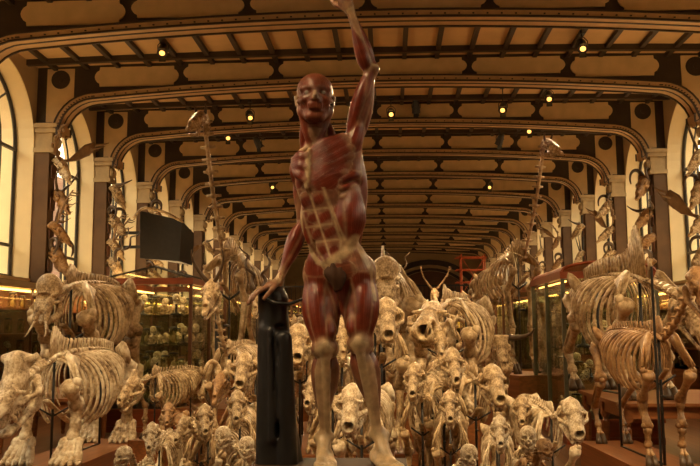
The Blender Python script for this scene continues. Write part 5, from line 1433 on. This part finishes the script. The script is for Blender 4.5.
for n in (5, 6, 7, 8, 9, 10, 11):
    for s in (-1, 1):
        zs = (4.95, 4.25, 3.6, 3.0) if n < 8 else (4.7, 3.9, 3.1)
        for i, z in enumerate(zs):
            h = seq[(k * 3 + i * 2 + (s > 0) * 3) % len(seq)]
            if n == 5 and s < 0: h = ('palmate', 'lyre', 'antler', 'ram')[i]
            if n == 6 and s < 0: h = ('ox', 'ram', 'antler', 'spiral')[i]
            trophy('ox' if h in ('ox', 'ram') else 'deer', h, n, s, z + rnd.uniform(-.06, .06), rnd.uniform(.62, .80) * (1 if n < 8 else .8), rnd.uniform(25, 50),
                   'skull with %s, %s one down on the %s %s pilaster' % (look[h], ('top', 'second', 'third', 'lowest' if len(zs) == 4 else 'third')[i] if len(zs) == 4 else ('top', 'middle', 'lowest')[i], nth[n], sname[s]),
                   face=rnd.uniform(-35, 35), bonem='bonepale' if (n == 5 and i == 0) else ('bone' if k % 3 else 'bonebrown'), dark=(h not in ('antler', 'palmate')))
        k += 1
# dark slanting slab hung on the left wall
e = empty('hanging_slab', tuple(at(168, 236, 22.0))); tag(e, 'large black slanting slab hung high on the left wall', 'wall panel')
# black baleen block: many thin plates hanging from a curved bone
mb = MB(); K = .62
for t in np.linspace(0, 1, 22):
    mb.prism([(K * (-.9 + .2 * t), K * (-1.1 + .1 * t)), (K * .85, K * -1.25), (K * .9, K * (.55 - .3 * t)), (K * -.95, K * (1.0 - .3 * t))], 1, K * (-1.1 + 2.2 * t) - .02, K * (-1.1 + 2.2 * t) + .02)
mb.bb((-.9 * K, -1.1 * K, -.9 * K), (.8 * K, 1.1 * K, .4 * K)); mb.build('plates', M['iron'], e)
mb = MB(); mb.tube(crom([(-.75, -.75, .42), (-.45, -.8, .68), (.12, -.78, .55), (.62, -.7, .28)], 12), [.04] * 11 + [.02], 8); b = mb.build('bone_rim', M['bone'], e, True); b['label'] = 'pale curved bone rim'
mb = MB(); xw = XC - WALL - e.location.x; mb.bar((xw, 0, .1), (-.5, 0, .1), .08); mb.bar((xw, 0, -.3), (-.5, 0, -.3), .08); mb.bar((xw + .03, 0, -.4), (xw + .03, 0, .2), .08); mb.build('wall_bracket', M['iron'], e)

# ------------------------------------------------------------------ far end of the hall
e = empty('red_scaffold', (at(474, 300, 51.5).x, 52.0, 3.15)); tag(e, 'red steel scaffold tower standing on the far gallery', 'scaffold')
for x in (-.75, .75):
    for y in (-.5, .5):
        mb = MB(); mb.tube([(x, y, 0), (x, y, 3.1)], .045, 6); mb.build('upright', M['red'], e)
for z in (.5, 1.3, 2.1, 2.9):
    mb = MB()
    for y in (-.5, .5): mb.tube([(-1.1, y, z), (1.1, y, z)], .035, 6)
    for x in (-.75, .75): mb.tube([(x, -.6, z), (x, .6, z)], .035, 6)
    mb.build('rail', M['red'], e)
for s in (-1, 1):
    mb = MB(); mb.tube([(-.75 * s, -.5, .5), (.75 * s, -.5, 2.9)], .025, 6); mb.build('brace', M['red'], e)
p = at(500, 276, 38)
e = empty('white_screen', (p.x, 38, p.z)); tag(e, 'white board with a pale skull before it, high at the far right', 'board')
mb = MB(); mb.bb((-.42, 0, -.5), (.42, .04, .5)); mb.build('board', M['white'], e)
mb = MB(); mb.tube([(-.3, .03, -.5), (-.3, .03, -p.z)], .03, 6); mb.build('stand_leg', M['iron'], e)
mb = MB(); mb.tube([(.3, .03, -.5), (.3, .03, -p.z)], .03, 6); mb.build('stand_leg', M['iron'], e)
# lit openings under the gallery
for px, w, lab in ((460, 1.0, 'orange lit display window under the far gallery, left one'), (497, .9, 'orange lit display window under the far gallery, right one'), (420, .7, 'orange lit display window under the far gallery, behind the herd')):
    p = at(px, 316, 43); e = empty('lit_display', (p.x, 43.2, 0)); tag(e, lab, 'display case')
    mb = MB(); mb.bb((-w / 2, 0, 0), (w / 2, .5, 1.5)); mb.bb((-w / 2, 0, 2.55), (w / 2, .5, 2.75)); mb.bb((-w / 2, .45, 1.4), (w / 2, .5, 2.6)); mb.build('cabinet', M['wooddark'], e)
    mb = MB(); mb.bb((-w / 2 + .04, .36, 1.55), (w / 2 - .04, .44, 2.5)); mb.build('backlight', mat('lit_panel', (1, .6, .3), emit=((1, .42, .07), 1.6)), e)
# slender dark post before the left showcase and a tall dark rod on the right
p = at(217, 300, 9.8); e = empty('iron_standard', (p.x, 9.8, 0)); tag(e, 'tall dark iron standard with white tip left of the stump', 'stand')
mb = MB(); mb.tube([(0, 0, .03), (0, 0, 2.0)], .022, 8); mb.lathe((0, 0, 0), [(.16, 0), (.16, .02), (.04, .05), (.022, .06)], 14); mb.build('rod', M['iron'], e)
mb = MB(); mb.tube([(0, 0, 2.0), (0, 0, 2.36)], .020, 8); mb.build('tip', M['white'], e)['label'] = 'white upper end'
p = at(653, 300, 6.2); e = empty('iron_standard', (p.x, 6.2, 0)); tag(e, 'tall black iron standard in front of the long legged skeleton at the right', 'stand')
mb = MB(); mb.tube([(0, 0, .03), (0, 0, 2.05)], .010, 8); mb.lathe((0, 0, 0), [(.16, 0), (.16, .02), (.04, .05), (.016, .06)], 14); mb.build('rod', M['iron'], e)
